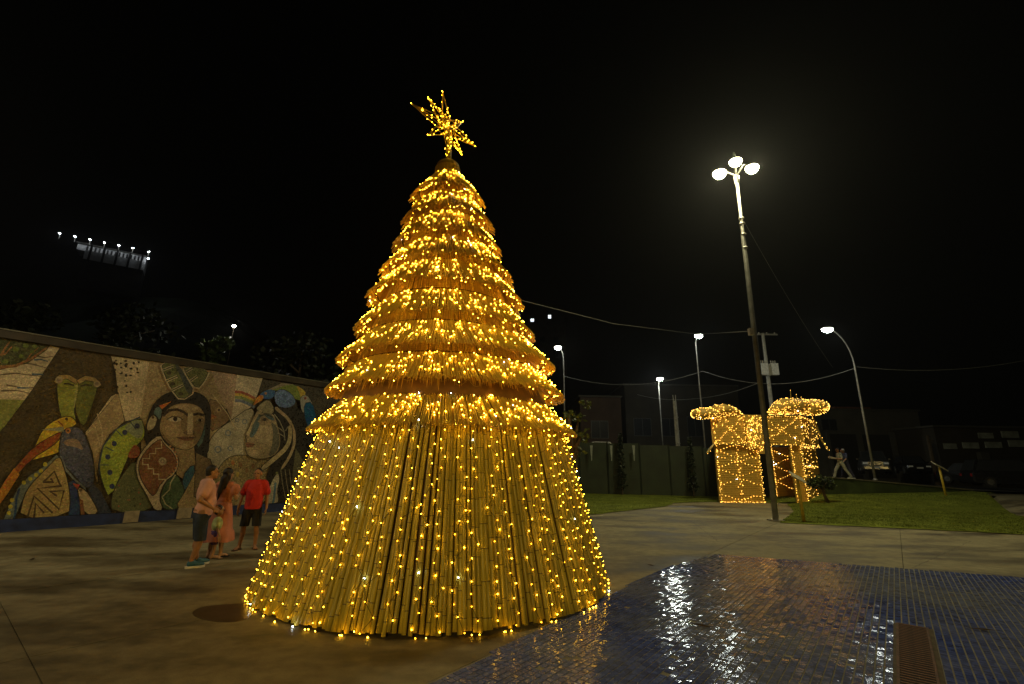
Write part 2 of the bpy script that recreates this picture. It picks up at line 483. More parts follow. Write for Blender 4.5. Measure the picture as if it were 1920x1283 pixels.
# concrete plaza: a bed and the slabs on it
bed = MB()
bed.add([grid(-30, -34, -0.03), grid(-30, 30, -0.03), grid(40, 30, -0.03), grid(40, -34, -0.03)], [(0, 3, 2, 1)])
plaza = structure(bed.build('plaza', M['joint']))
A0, B0, AS, BS = 1.0, -0.15, 6.3, 3.2
for i in range(-3, 6):
    for j in range(-8, 9):
        a0 = A0 + i * AS; b0 = B0 + j * BS
        c = grid(a0 + AS / 2, b0 + BS / 2)
        if c.y < -9 or c.y > 30.5 or c.x < -19 or c.x > 24: continue
        s = MB()
        q = [grid(a0 + .005, b0 + .005), grid(a0 + .005, b0 + BS - .005), grid(a0 + AS - .005, b0 + BS - .005), grid(a0 + AS - .005, b0 + .005)]
        s.prism([(p.x, p.y) for p in q], -0.06, 0.0)
        s.build('paving_slab', M['concrete'], plaza)

# tiled fountain floor: every tile a little block, slightly uneven
TP = 0.0705
tpoly = [gnd(*p) for p in ((760, 1300), (892, 1241), (1040, 1166), (1128, 1123), (1200, 1087), (1262, 1061), (1345, 1040), (1395, 1044), (1640, 1063), (1920, 1084))]
tpoly = [(p.x, p.y) for p in tpoly] + [(10.6, 8.2), (7.5, 3.2), (3.5, 1.8), (-0.6, 2.6)]
mo = MB(); mo.prism(tpoly, -0.05, 0.004)
tf = structure(mo.build('tile_floor', M['mortar']))
DR0, DR1 = gnd(1683, 1171), gnd(1739, 1180)        # far edge of the drain
ca, cb = DR0.dot(GD), DR0.dot(GE)
dw = (DR1 - DR0).dot(GE)
drain_rect = (ca - 2.6, ca + 0.03, cb - 0.05, cb + dw + 0.05)
tiles = []
xs = [p[0] for p in tpoly]; ys = [p[1] for p in tpoly]
cor = [Vector((x, y, 0)) for x in (min(xs), max(xs)) for y in (min(ys), max(ys))]
a_lo = min(c.dot(GD) for c in cor); a_hi = max(c.dot(GD) for c in cor); b_lo = min(c.dot(GE) for c in cor); b_hi = max(c.dot(GE) for c in cor)
rt = random.Random(3)
ia = int(a_lo / TP) - 1
while ia * TP < a_hi:
    ib = int(b_lo / TP) - 1
    while ib * TP < b_hi:
        c = grid((ia + .5) * TP, (ib + .5) * TP)
        if inside(c.x, c.y, tpoly) and not (drain_rect[0] < (ia + .5) * TP < drain_rect[1] and drain_rect[2] < (ib + .5) * TP < drain_rect[3]):
            if rt.random() > 0.004: tiles.append(((ia + .5) * TP, (ib + .5) * TP, c))
        ib += 1
    ia += 1
def in_view(c):
    v = c - Vector((0, 0, CAMH))
    zc = v.y * math.cos(PITCH) + v.z * math.sin(PITCH)
    if zc < .5: return False
    x = F * v.x / zc; y = -F * (v.z * math.cos(PITCH) - v.y * math.sin(PITCH)) / zc
    return abs(x) < 955 and abs(y) < 640
TH = TP / 2 - 0.0055
def tile_shape(mb, ctr, ax, bx):
    z1 = 0.011 + rt.uniform(-.0012, .0012)
    tx, ty = rt.gauss(0, .026), rt.gauss(0, .026)
    top = []
    bot = []
    for sa, sb in ((-1, -1), (-1, 1), (1, 1), (1, -1)):
        p = ctr + ax * (sa * TH) + bx * (sb * TH)
        bot.append(p + Vector((0, 0, .003)))
        q = ctr + ax * (sa * (TH - .002)) + bx * (sb * (TH - .002))
        top.append(q + Vector((0, 0, z1 + sa * TH * tx + sb * TH * ty)))
    mb.add(bot + top, [(7, 6, 5, 4), (0, 1, 5, 4), (1, 2, 6, 5), (2, 3, 7, 6), (3, 0, 4, 7)])
vis = sorted([t for t in tiles if in_view(t[2])], key=lambda t: t[2].length)
near = set(id(t) for t in vis[:300])
variants = []
for k in range(40):
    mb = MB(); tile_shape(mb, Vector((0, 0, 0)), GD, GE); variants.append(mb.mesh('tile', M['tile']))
rest = MB()
for t in tiles:
    if id(t) in near:
        o = link('tile', variants[rt.randrange(40)], tf); o.location = t[2]
    else:
        tile_shape(rest, t[2], GD, GE)
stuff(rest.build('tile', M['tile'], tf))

# drain: iron frame, bars, stained mortar strip
dr = thing('drain_grate', 'rusty iron drain grate set into the blue tile floor', 'drain', grid(ca - 1.3, cb + dw / 2))
b_ = MB(); b_.prism([(q.x, q.y) for q in (grid(drain_rect[0], drain_rect[2]), grid(drain_rect[0], drain_rect[3]), grid(drain_rect[1], drain_rect[3]), grid(drain_rect[1], drain_rect[2]))], .001, .0075)
b_.build('mortar_surround', M['rust_light'], dr)
b_ = MB(); b_.prism([(q.x, q.y) for q in (grid(ca - 2.6, cb), grid(ca - 2.6, cb + dw), grid(ca - .02, cb + dw), grid(ca - .02, cb))], .0085, .0168)
b_.build('pit_shade', M['pit_shade'], dr)  # flat black slab under the bars; the pit's darkness is in its colour
for (p, q) in (((ca - 2.6, cb), (ca, cb)), ((ca - 2.6, cb + dw), (ca, cb + dw)), ((ca - .01, cb), (ca - .01, cb + dw))):
    b_ = MB(); b_.bar(grid(p[0], p[1], .012), grid(q[0], q[1], .012), .022, .018); b_.build('grate_frame', M['rust'], dr)
bm_ = MB(); bm_.bar(Vector((0, 0, 0)) - GE * (dw / 2 - .012), GE * (dw / 2 - .012), .026, .003); barme = bm_.mesh('grate_bar', M['rust'])
k = 0
while k * .066 < 2.52:
    o = link('grate_bar', barme, dr); o.location = grid(ca - .045 - k * .066, cb + dw / 2, .0205) - dr.location; k += 1

# puddle beside the tree and debris
pp = [gnd(*p) for p in ((357, 1150), (372, 1140), (400, 1135), (440, 1133), (468, 1132), (480, 1140), (470, 1158), (445, 1167), (405, 1167), (372, 1160))]
pb = MB(); pb.prism(chaikin([(p.x, p.y) for p in pp], 2), -.02, .003)
structure(pb.build('puddle', M['puddle']))
rd = random.Random(5)
for i, (px, py, lab) in enumerate(((60, 1050, 'small dark dry leaf on bare concrete at far left'), (1221, 1062, 'flat dry leaf on concrete beside the tile edge'), (1318, 1178, 'brown twig lying across the left tiles'), (1843, 1185, 'dark twig on the tiles right of the drain'))):
    c = gnd(px, py); mb = MB(); a = rd.uniform(0, PI)
    L = .16 if 'twig' in lab else .09
    dv = Vector((math.cos(a), math.sin(a), 0)); sv = Vector((-dv.y, dv.x, 0))
    zz = .022 if 'tiles' in lab else .012
    mb.add([c - dv * L + Vector((0, 0, .004 + zz)), c + sv * .03 + Vector((0, 0, zz + .004)), c + dv * L + Vector((0, 0, zz + .01)), c - sv * .03 + Vector((0, 0, zz)), c + Vector((0, 0, zz + .018))], [(0, 3, 4), (3, 2, 4), (2, 1, 4), (1, 0, 4), (0, 1, 2, 3)])
    tag(mb.build('twig' if 'twig' in lab else 'fallen_leaf', M['debris']), lab, 'twig' if 'twig' in lab else 'leaf')

# lawns
def lawn_z(x, y):
    zm = (.36 + .02 * max(0, x - 17.8)) * max(0, min(1, (x - 14) / 3.8))
    return .02 + zm * smoothstep((y - 21) / 6.0)
def lawn(name, poly, nblades, seed):
    bm = bmesh.new()
    f = bm.faces.new([bm.verts.new((p[0], p[1], 0)) for p in poly])
    bmesh.ops.triangulate(bm, faces=[f])
    x0, x1 = min(p[0] for p in poly), max(p[0] for p in poly); y0, y1 = min(p[1] for p in poly), max(p[1] for p in poly)
    for ax, lo, hi in ((0, x0, x1), (1, y0, y1)):
        v = math.ceil(lo)
        while v < hi:
            co = [0, 0, 0]; no = [0, 0, 0]; co[ax] = v; no[ax] = 1
            bmesh.ops.bisect_plane(bm, geom=bm.verts[:] + bm.edges[:] + bm.faces[:], plane_co=co, plane_no=no)
            v += 1.0
    for v in bm.verts: v.co.z = lawn_z(v.co.x, v.co.y) + random.uniform(-.004, .006)
    bmesh.ops.recalc_face_normals(bm, faces=bm.faces)
    me = bpy.data.meshes.new(name); bm.to_mesh(me); bm.free(); me.materials.append(M['turf'])
    lw = structure(link(name, me))
    r = random.Random(seed); mb = MB(); n = 0
    while n < nblades:
        x, y = r.uniform(x0, x1), r.uniform(y0, y1)
        if r.random() > min(1.0, (16.0 / max(y, 1)) ** 1.5 * 1.2) or not inside(x, y, poly): 
            continue
        z = lawn_z(x, y); h = r.uniform(.015, .042); a = r.uniform(0, PI); wd = r.uniform(.008, .016)
        lx, ly = r.gauss(0, .025), r.gauss(0, .025)
        mb.add([(x - math.cos(a) * wd, y - math.sin(a) * wd, z - .005), (x + math.cos(a) * wd, y + math.sin(a) * wd, z - .005), (x + lx, y + ly, z + h)], [(0, 1, 2)])
        n += 1
    gr = stuff(mb.build('grass', M['grass'], lw))
    return lw
def jag(pts, amp, seed, n=5):
    r = random.Random(seed); out = []
    for i in range(len(pts) - 1):
        a, b = Vector(pts[i]), Vector(pts[i + 1])
        for k in range(n):
            t = k / n; p = a.lerp(b, t); out.append((p.x + r.uniform(-amp, amp), p.y + r.uniform(-amp, amp)))
    out.append((pts[-1][0], pts[-1][1])); return out
g2 = lambda px, py: (gnd(px, py).x, gnd(px, py).y)
left_front = jag([(-1.0, 16.2), (1.6, 17.2), g2(1110, 966), g2(1180, 958), g2(1250, 950), g2(1262, 944), (10.6, 25.45)], .07, 1)
lawn('lawn', left_front + [(11.5, 25.3), (13.5, 25.3), (15.9, 25.25), (18.4, 26.0), (18.3, 28.3), (10.0, 30.2), (2.0, 31.6), (-6, 33.0), (-6, 18)], 26000, 11)
right_front = jag([(14.1, 24.6), g2(1488, 960), g2(1470, 975), g2(1462, 981), g2(1530, 983), g2(1700, 991), g2(1810, 997), g2(1920, 1004), (17.5, 14.0)], .06, 2)
lawn('lawn', right_front + [(20.0, 16.2), g2(1908, 968), g2(1885, 958), g2(1852, 944), (27.5, 27.2), (27.8, 28.85), (17.9, 26.95), (17.4, 25.9), (15.6, 25.15)], 42000, 12)

# ================================================================== MURAL WALL
WD = Vector((0.575, 0.818, 0)).normalized()         # along the wall
WN = Vector((WD.y, -WD.x, 0))                        # towards the plaza
WC = Vector((-10.4955, 14.9738, 0))
def wuv(px, py):
    r = ray(px, py); t = (WN.dot(WC) - 0) / WN.dot(r); p = r * t
    return ((p - WC).dot(WD), p.z + CAMH)
wall = thing('mural_wall', 'long dark wall covered by a colourful glazed mosaic mural of faces and birds', 'wall', WC)
U0, U1 = -11.0, 12.0
def wbox(mb, u0, u1, n0, n1, z0, z1):
    R = Matrix((WD, WN, Vector((0, 0, 1)))).transposed()
    mb.box(WC + WD * ((u0 + u1) / 2) + WN * ((n0 + n1) / 2) + Vector((0, 0, (z0 + z1) / 2)), (u1 - u0, n1 - n0, z1 - z0), R)
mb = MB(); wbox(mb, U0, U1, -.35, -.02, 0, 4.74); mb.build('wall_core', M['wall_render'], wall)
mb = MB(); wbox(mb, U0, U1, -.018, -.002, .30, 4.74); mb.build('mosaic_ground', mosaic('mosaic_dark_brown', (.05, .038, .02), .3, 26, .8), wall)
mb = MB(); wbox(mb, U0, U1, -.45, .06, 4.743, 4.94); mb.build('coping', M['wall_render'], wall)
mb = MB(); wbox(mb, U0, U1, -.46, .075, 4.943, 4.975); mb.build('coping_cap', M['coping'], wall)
mb = MB(); wbox(mb, U0, U1, -.018, .05, 0.0, .30); mb.build('base_band', M['blue_base'], wall)
for (px, w_) in ((244, .38), (342, .42)):
    u = wuv(px, 970)[0]
    mb = MB(); wbox(mb, u - w_ * .45, u + w_ * .45, .052, .12, .02, .33); mb.build('base_block', M['tan_block'], wall)

mcache = {}
def mmat(col, rough=.3, scale=24, var=.45):
    k = (tuple(round(c, 3) for c in col), rough, scale)
    if k not in mcache: mcache[k] = mosaic('mosaic_%d' % len(mcache), col, rough, scale, var)
    return mcache[k]
layer = [0]
OUTLINED = {'mosaic_yellow_bird', 'mosaic_red_wing', 'mosaic_blue_bird', 'mosaic_vase', 'mosaic_spotted_leaf', 'mosaic_bell', 'mosaic_face', 'mosaic_profile', 'mosaic_maraca', 'mosaic_maraca_rim', 'mosaic_figure', 'mosaic_gourd', 'mosaic_green_leaf', 'mosaic_blue_leaf', 'mosaic_whale', 'mosaic_shawl', 'mosaic_macaw_wing', 'mosaic_macaw_back', 'mosaic_toucan_face', 'mosaic_toucan_beak', 'mosaic_braid', 'mosaic_hen', 'mosaic_feather', 'mosaic_white_bird', 'mosaic_body', 'mosaic_river', 'mosaic_wedge', 'mosaic_mask', 'mosaic_macaw_head', 'mosaic_toucan', 'mosaic_crest', 'mosaic_ribbon'}
def grow(p, d):
    n = len(p); a = sum(p[i][0] * p[(i + 1) % n][1] - p[(i + 1) % n][0] * p[i][1] for i in range(n)); sg = 1 if a > 0 else -1; out = []
    for i in range(n):
        e1 = Vector((p[i][0] - p[i - 1][0], p[i][1] - p[i - 1][1])).normalized(); e2 = Vector((p[(i + 1) % n][0] - p[i][0], p[(i + 1) % n][1] - p[i][1])).normalized()
        nn = Vector((e1.y + e2.y, -(e1.x + e2.x)))
        if nn.length < .3: nn = Vector((e1.y, -e1.x))
        nn.normalize(); out.append((p[i][0] + nn.x * d * sg, max(.305, min(4.737, p[i][1] + nn.y * d * sg))))
    return out
def mural(name, pts, col, smooth=1, rough=.3, scale=24, var=.45, th=.012):
    """one inlaid mosaic field: outline on the wall face, given thickness, set a hair above the field below"""
    layer[0] += 1
    p = [wuv(*q) for q in pts]
    p = [(u, max(.31, min(4.735, z))) for u, z in p]
    if smooth: p = chaikin(p, smooth)
    n0 = .0 + layer[0] * .00035
    if name in OUTLINED:
        q = grow(p, .022); k = len(q); mb = MB()
        if sum(q[i][0] * q[(i + 1) % k][1] - q[(i + 1) % k][0] * q[i][1] for i in range(k)) < 0: q = q[::-1]
        mb.add([WC + WD * u + WN * (n0 - .00018) + Vector((0, 0, z)) for u, z in q], [tuple(range(k))])
        mb.build('mosaic_outline', mmat((.022, .018, .012), .4), wall)
    mb = MB(); n = len(p)
    a = sum(p[i][0] * p[(i + 1) % n][1] - p[(i + 1) % n][0] * p[i][1] for i in range(n))
    if a < 0: p = p[::-1]
    fr = [WC + WD * u + WN * n0 + Vector((0, 0, z)) for u, z in p]
    bk = [WC + WD * u + WN * (n0 - th) + Vector((0, 0, z)) for u, z in p]
    mb.add(fr + bk, [tuple(range(n))] + [((i + 1) % n, i, n + i, n + (i + 1) % n) for i in range(n)])
    return mb.build(name, mmat(col, rough, scale, var), wall)
def strip(name, pts, wpx, col, taper=None, **kw):
    """a line of mosaic of some width, drawn as a closed band"""
    p = [Vector(q) for q in pts]; L = []; R = []
    for i, q in enumerate(p):
        d = (p[min(i + 1, len(p) - 1)] - p[max(i - 1, 0)]).normalized(); s = Vector((-d.y, d.x))
        wd = wpx / 2 * (1 if taper is None else (1 - (1 - taper) * i / (len(p) - 1)))
        L.append(tuple(q + s * wd)); R.append(tuple(q - s * wd))
    return mural(name, L + R[::-1], col, smooth=kw.pop('smooth', 0), **kw)
def disc(name, c, r, col, ry=None, **kw):
    return mural(name, [(c[0] + r * math.cos(2 * PI * k / 12), c[1] + (ry or r) * math.sin(2 * PI * k / 12)) for k in range(12)], col, smooth=0, **kw)
CREAM = (.46, .38, .24); TAN = (.33, .25, .14); PALE = (.40, .34, .24)
DK = (.025, .02, .014)
# -- left: river, branches
mural('mosaic_river', [(-60, 700), (0, 694), (51, 682), (87, 657), (94, 648), (112, 652), (62, 728), (44, 753), (9, 799), (-60, 880)], CREAM, 0)
mural('mosaic_meadow', [(-60, 752), (0, 749), (46, 750), (9, 799), (-60, 880)], (.21, .23, .06), 0)
for pts in ([(0, 703), (30, 700), (60, 704), (78, 706)], [(40, 680), (62, 683), (86, 690)], [(2, 733), (30, 732), (57, 738)], [(12, 722), (40, 727), (66, 727)], [(70, 668), (84, 671), (100, 668)]):
    strip('mosaic_wave', pts, 3, (.12, .09, .06), .4)
for pts in ([(64, 675), (76, 674), (90, 678)], [(60, 702), (76, 702), (82, 703)], [(32, 727), (45, 728), (56, 727)]):
    strip('mosaic_wave', pts, 3.5, (.07, .11, .15), .5)
mural('mosaic_tree', [(-60, 640), (0, 634), (92, 648), (87, 657), (51, 682), (0, 692), (-60, 700)], (.055, .06, .025), 0, var=.8)
for pts, w_ in (([(-40, 690), (0, 689), (30, 686), (60, 672), (88, 652)], 7), ([(2, 668), (8, 655), (18, 641)], 5), ([(-20, 670), (10, 664), (22, 650)], 4), ([(50, 676), (58, 664), (72, 652)], 3)):
    strip('mosaic_branch', pts, w_, (.22, .105, .04), .5)
for c, r in (((30, 655), 7), ((48, 648), 6), ((65, 650), 5), ((10, 678), 6), ((40, 668), 5), ((60, 660), 4)):
    disc('mosaic_leaf', c, r, (.10, .13, .03), r * .7)
# -- cream wedge with dark flecks
mural('mosaic_wedge', [(208, 668), (280, 677), (265, 784), (230, 791), (189, 846), (182, 905), (174, 850), (160, 811), (208, 744), (221, 737), (217, 700)], CREAM, 0)
mural('mosaic_wedge', [(221, 737), (233, 790), (205, 815), (187, 850), (180, 900), (174, 850), (160, 811)], TAN, 0)
strip('mosaic_line', [(182, 775), (192, 810), (190, 850)], 2, CREAM)
strip('mosaic_line', [(160, 815), (178, 800), (190, 846)], 2, CREAM)
rr = random.Random(9)
for k in range(34):
    t = rr.random() ** 1.8
    c = (214 + t * 58, 676 + rr.random() * 62); disc('mosaic_fleck', c, rr.uniform(1.2, 3.6), DK, rr.uniform(1.2, 3))
# -- pale fields behind the faces
mural('mosaic_field', [(280, 677), (440, 702), (415, 800), (360, 860), (265, 860), (263, 790)], TAN, 0)
mural('mosaic_field', [(395, 695), (444, 703), (434, 787), (404, 722)], (.36, .26, .18), 0)
mural('mosaic_field', [(444, 703), (492, 709), (481, 744), (474, 761), (433, 787), (438, 752)], (.50, .43, .31), 0)
mural('mosaic_hen', [(388, 748), (411, 754), (432, 784), (419, 797), (390, 812)], (.21, .14, .075), 1)
disc('mosaic_eye', (410, 769), 5, (.36, .26, .15)); disc('mosaic_eye', (410, 769), 2.2, (.06, .03, .02))
mural('mosaic_beak', [(395, 776), (406, 782), (394, 788)], (.36, .14, .05), 0)
for dy, col in ((0, (.30, .08, .05)), (5, (.45, .32, .06)), (10, (.20, .24, .10)), (16, (.16, .19, .27))):
    strip('mosaic_rainbow', [(440, 735 + dy), (452, 736 + dy), (464, 741 + dy), (477, 748 + dy)], 5.5, col)
mural('mosaic_whale', [(389, 880), (388, 840), (399, 814), (433, 789), (469, 763), (478, 777), (462, 814), (464, 840), (470, 856), (442, 858), (420, 862), (409, 880)], (.36, .33, .25), 1)
for c, r in (((408, 843), 7), ((427, 812), 6), ((431, 841), 5), ((458, 791), 5), ((444, 788), 4)):
    disc('mosaic_ring', c, r, (.17, .20, .24)); disc('mosaic_ring', c, r * .6, (.40, .36, .27))
strip('mosaic_line', [(398, 740), (425, 775), (442, 806)], 2, CREAM)
mural('mosaic_shawl', [(395, 970), (398, 900), (411, 876), (424, 860), (445, 853), (470, 856), (500, 857), (522, 868), (512, 968)], (.24, .19, .095), 1, var=.8)
for c in ((428, 880), (436, 868), (450, 872), (462, 882), (445, 890), (474, 874), (486, 884)):
    disc('mosaic_petal', c, 3.2, rr.choice([(.30, .12, .04), (.34, .24, .06), (.14, .17, .10), (.2, .1, .05)]), 5)
# -- green two-headed figure
mural('mosaic_figure', [(106, 720), (112, 706), (126, 704), (146, 716), (148, 724), (141, 755), (137, 768), (142, 792), (118, 792), (110, 765)], (.22, .24, .045), 1)
mural('mosaic_figure', [(146, 716), (170, 710), (184, 716), (177, 745), (168, 770), (158, 800), (148, 790), (140, 764)], (.10, .12, .03), 1)
strip('mosaic_crest', [(104, 718), (112, 707), (127, 707), (144, 717)], 8, (.30, .21, .07))
strip('mosaic_crest', [(146, 717), (160, 709), (176, 712), (186, 724)], 8, (.28, .20, .08))
disc('mosaic_disc', (110, 713), 7, (.32, .26, .16)); disc('mosaic_disc', (110, 713), 4, (.22, .15, .1))
disc('mosaic_disc', (181, 720), 6.5, (.32, .26, .16)); disc('mosaic_disc', (181, 720), 3.5, (.2, .14, .1))
strip('mosaic_brow', [(119, 720), (128, 720), (138, 723)], 3, DK); strip('mosaic_brow', [(150, 724), (160, 722), (172, 723)], 3, DK)
strip('mosaic_nose', [(144, 722), (141, 748), (138, 765)], 4, (.28, .28, .1), .6)
# -- yellow bird
mural('mosaic_yellow_bird', [(80, 805), (105, 787), (128, 780), (141, 789), (142, 797), (118, 806), (113, 817), (112, 846), (100, 852), (48, 866), (64, 840)], (.48, .33, .03), 1)
mural('mosaic_red_wing', [(114, 811), (105, 814), (64, 837), (32, 872), (13, 897), (-4, 926), (-4, 950), (19, 905), (58, 860), (96, 837), (112, 822)], (.26, .065, .02), 1)
mural('mosaic_tail', [(26, 878), (36, 890), (14, 925), (-6, 952), (-8, 930), (10, 900)], (.44, .17, .03), 0)
disc('mosaic_eye', (124, 786), 3, (.05, .03, .02))
strip('mosaic_line', [(108, 790), (117, 798), (118, 806)], 2.5, (.24, .06, .02))
# -- blue bird
mural('mosaic_blue_bird', [(118, 806), (141, 800), (154, 808), (166, 837), (176, 878), (174, 910), (160, 916), (140, 892), (118, 870), (110, 850), (113, 825)], (.06, .075, .13), 1, .2, 24, .8)
mural('mosaic_blue_tail', [(172, 905), (190, 925), (206, 972), (180, 975), (164, 918)], (.03, .04, .07), 0)
mural('mosaic_blue_tail', [(128, 905), (140, 900), (150, 930), (146, 975), (126, 975)], (.02, .045, .13), 0)
mural('mosaic_wing', [(117, 828), (132, 822), (146, 824), (158, 846), (140, 838), (122, 836)], (.22, .16, .12), 1)
mural('mosaic_beak', [(76, 806), (118, 800), (119, 810)], (.22, .23, .15), 0)
disc('mosaic_eye', (127, 808), 5, (.40, .17, .04)); disc('mosaic_eye', (127, 808), 2, DK)
strip('mosaic_rim', [(112, 856), (122, 880), (140, 900), (158, 915), (162, 930)], 5, (.13, .15, .15), .6)
# -- patterned vase and ribbon
strip('mosaic_ribbon', [(110, 858), (85, 882), (60, 898), (40, 920), (26, 950), (14, 982)], 14, (.13, .16, .15), 1.3)
for c in ((84, 871), (76, 883), (67, 891), (56, 898), (44, 905), (22, 938), (19, 950), (16, 962)):
    disc('mosaic_square', c, 4, (.42, .36, .04))
strip('mosaic_ribbon_edge', [(36, 915), (30, 935), (28, 960), (22, 985)], 4, (.02, .06, .15))
mural('mosaic_vase', [(110, 855), (88, 878), (58, 908), (45, 930), (32, 985), (123, 985), (130, 935), (126, 904), (116, 870)], (.32, .235, .095), 1)
ZD = (.07, .045, .025)
for pts in ([(80, 905), (101, 884), (113, 912)], [(80, 904), (100, 904), (94, 897)], [(115, 911), (70, 916), (110, 955), (119, 920), (92, 922), (106, 930)], [(48, 980), (63, 930), (98, 962)], [(62, 974), (66, 944), (82, 962)], [(62, 973), (92, 971)]):
    strip('mosaic_zigzag', pts, 4.2, ZD)
mural('mosaic_gourd', [(145, 913), (160, 920), (174, 942), (182, 972), (157, 972), (148, 935)], (.42, .33, .19), 1)
mural('mosaic_gourd_top', [(135, 906), (149, 909), (144, 918)], (.32, .04, .03), 0)
disc('mosaic_eye', (150, 919), 3, (.12, .09, .05))
mural('mosaic_gourd_side', [(148, 935), (155, 938), (156, 972), (149, 972)], (.22, .09, .04), 0)
# -- spotted leaf
mural('mosaic_spotted_leaf', [(262, 782), (270, 805), (269, 822), (243, 846), (230, 878), (205, 935), (192, 907), (184, 872), (192, 835), (217, 803)], (.24, .30, .05), 1, .2)
mural('mosaic_leaf_tip', [(262, 784), (269, 805), (262, 826), (240, 812), (230, 800)], (.22, .26, .17), 1)
strip('mosaic_leaf_rim', [(186, 890), (185, 872), (192, 837), (217, 805), (240, 792), (262, 782)], 2.5, (.03, .05, .09))
for a, b in (((196, 838), (212, 846)), ((187, 872), (203, 872)), ((216, 806), (228, 818)), ((244, 792), (254, 806))):
    strip('mosaic_vein', [a, b], 2, (.04, .07, .1))
for c in ((256, 799), (233, 811), (213, 832), (201, 857), (205, 886), (209, 912)):
    disc('mosaic_spot', c, 5, (.02, .035, .10))
mural('mosaic_red_leaf', [(252, 832), (262, 842), (260, 858), (236, 860), (244, 842)], (.24, .07, .035), 1)
mural('mosaic_bell', [(203, 985), (208, 932), (222, 900), (252, 860), (257, 888), (275, 930), (282, 985)], (.095, .105, .045), 1, .5, 40, .5)
for k in range(20):
    disc('mosaic_seed', (214 + rr.random() * 58, 905 + rr.random() * 55), rr.uniform(1, 2.2), rr.choice([(.24, .10, .05), (.30, .28, .17), (.04, .05, .02)]))
# -- hair, face
mural('mosaic_hair', [(268, 830), (273, 796), (281, 766), (295, 747), (315, 735), (340, 732), (368, 735), (386, 745), (395, 768), (393, 800), (389, 860), (362, 866), (340, 850), (300, 830), (286, 845)], (.018, .015, .014), 1, .35)
mural('mosaic_collar', [(372, 790), (384, 780), (382, 825), (366, 845)], (.06, .10, .10), 1)
mural('mosaic_neck', [(326, 834), (362, 836), (366, 880), (352, 905), (330, 890)], (.25, .18, .095), 0)
mural('mosaic_face', [(318, 762), (340, 756), (362, 758), (376, 766), (383, 780), (381, 802), (372, 826), (361, 839), (346, 845), (321, 837), (304, 822), (297, 803), (302, 780)], (.27, .19, .10), 2, .3, 26, .35)
mural('mosaic_shade', [(362, 790), (383, 782), (380, 804), (371, 826), (362, 837), (361, 815)], (.17, .115, .06), 1)
mural('mosaic_cheek', [(306, 796), (330, 794), (340, 808), (328, 822), (310, 816)], (.35, .25, .14), 2)
mural('mosaic_shade', [(300, 806), (308, 818), (322, 834), (340, 842), (321, 836), (304, 821)], (.15, .10, .05), 1)
mural('mosaic_forehead', [(322, 764), (340, 758), (362, 760), (374, 767), (360, 771), (335, 767)], (.34, .25, .15), 1)
mural('mosaic_shade', [(342, 776), (351, 778), (349, 806), (341, 811), (337, 796)], (.18, .125, .065), 1)
strip('mosaic_brow', [(304, 780), (315, 770), (331, 768), (343, 773), (352, 780)], 5.5, (.035, .025, .02), .8)
strip('mosaic_brow', [(361, 778), (370, 776), (381, 779)], 5, (.035, .025, .02))
mural('mosaic_nose', [(351, 774), (360, 774), (360, 813), (349, 815)], (.40, .32, .20), 0)
mural('mosaic_nostril', [(341, 812), (350, 806), (350, 817)], (.14, .09, .05), 0); mural('mosaic_nostril', [(360, 806), (366, 812), (360, 816)], (.12, .08, .045), 0)
mural('mosaic_eye_white', [(312, 788), (322, 782), (336, 784), (339, 789), (325, 792)], (.42, .36, .27), 1); disc('mosaic_eye', (327, 786), 4.2, (.03, .02, .015))
mural('mosaic_eye_white', [(366, 789), (373, 785), (380, 788), (373, 791)], (.36, .30, .21), 1); disc('mosaic_eye', (373, 788), 3.2, (.03, .02, .015))
strip('mosaic_lid', [(311, 787), (322, 781), (336, 783), (341, 788)], 2, (.06, .04, .025))
mural('mosaic_lips', [(330, 821), (342, 818), (348, 819), (365, 820), (356, 827), (340, 826)], (.16, .075, .045), 1)
strip('mosaic_lip_line', [(330, 821), (348, 822), (365, 820)], 1.4, (.05, .03, .02))
mural('mosaic_chin', [(334, 836), (348, 832), (351, 838), (338, 842)], (.36, .28, .17), 1)
mural('mosaic_toucan', [(273, 808), (276, 789), (285, 778), (293, 784), (290, 797), (285, 805)], (.40, .34, .22), 1); disc('mosaic_eye', (285, 783), 2.6, (.1, .05, .02))
mural('mosaic_toucan_head', [(286, 776), (291, 763), (303, 766), (298, 790), (293, 780)], (.10, .16, .16), 1)
mural('mosaic_toucan_beak', [(297, 761), (320, 753), (302, 768)], (.50, .15, .03), 0)
# -- headdress
for outer, inner in (([(300, 662), (305, 707), (318, 732), (337, 755), (368, 735), (349, 711), (340, 666)], [(304, 664), (309, 706), (321, 730), (338, 751), (363, 735), (346, 711), (337, 667)]), ([(341, 666), (349, 711), (368, 735), (383, 718), (398, 674)], [(345, 668), (352, 709), (368, 730), (380, 716), (394, 676)])):
    mural('mosaic_feather_rim', outer, (.45, .38, .25), 1); mural('mosaic_feather', inner, (.12, .13, .05), 1, var=.7)
for a, b in (((303, 695), (324, 687)), ((310, 715), (331, 706)), ((320, 733), (342, 722)), ((347, 698), (359, 691)), ((355, 715), (368, 706))):
    strip('mosaic_feather_bar', [a, b], 5, (.45, .38, .25)); strip('mosaic_feather_bar', [a, b], 2, (.05, .06, .03))
for c in ((315, 700), (322, 720), (337, 739)): disc('mosaic_feather_eye', c, 4.5, (.05, .04, .02), 3.5)
mural('mosaic_feather_shade', [(328, 666), (338, 666), (352, 716), (362, 733), (350, 740), (340, 712)], (.06, .07, .07), 1)
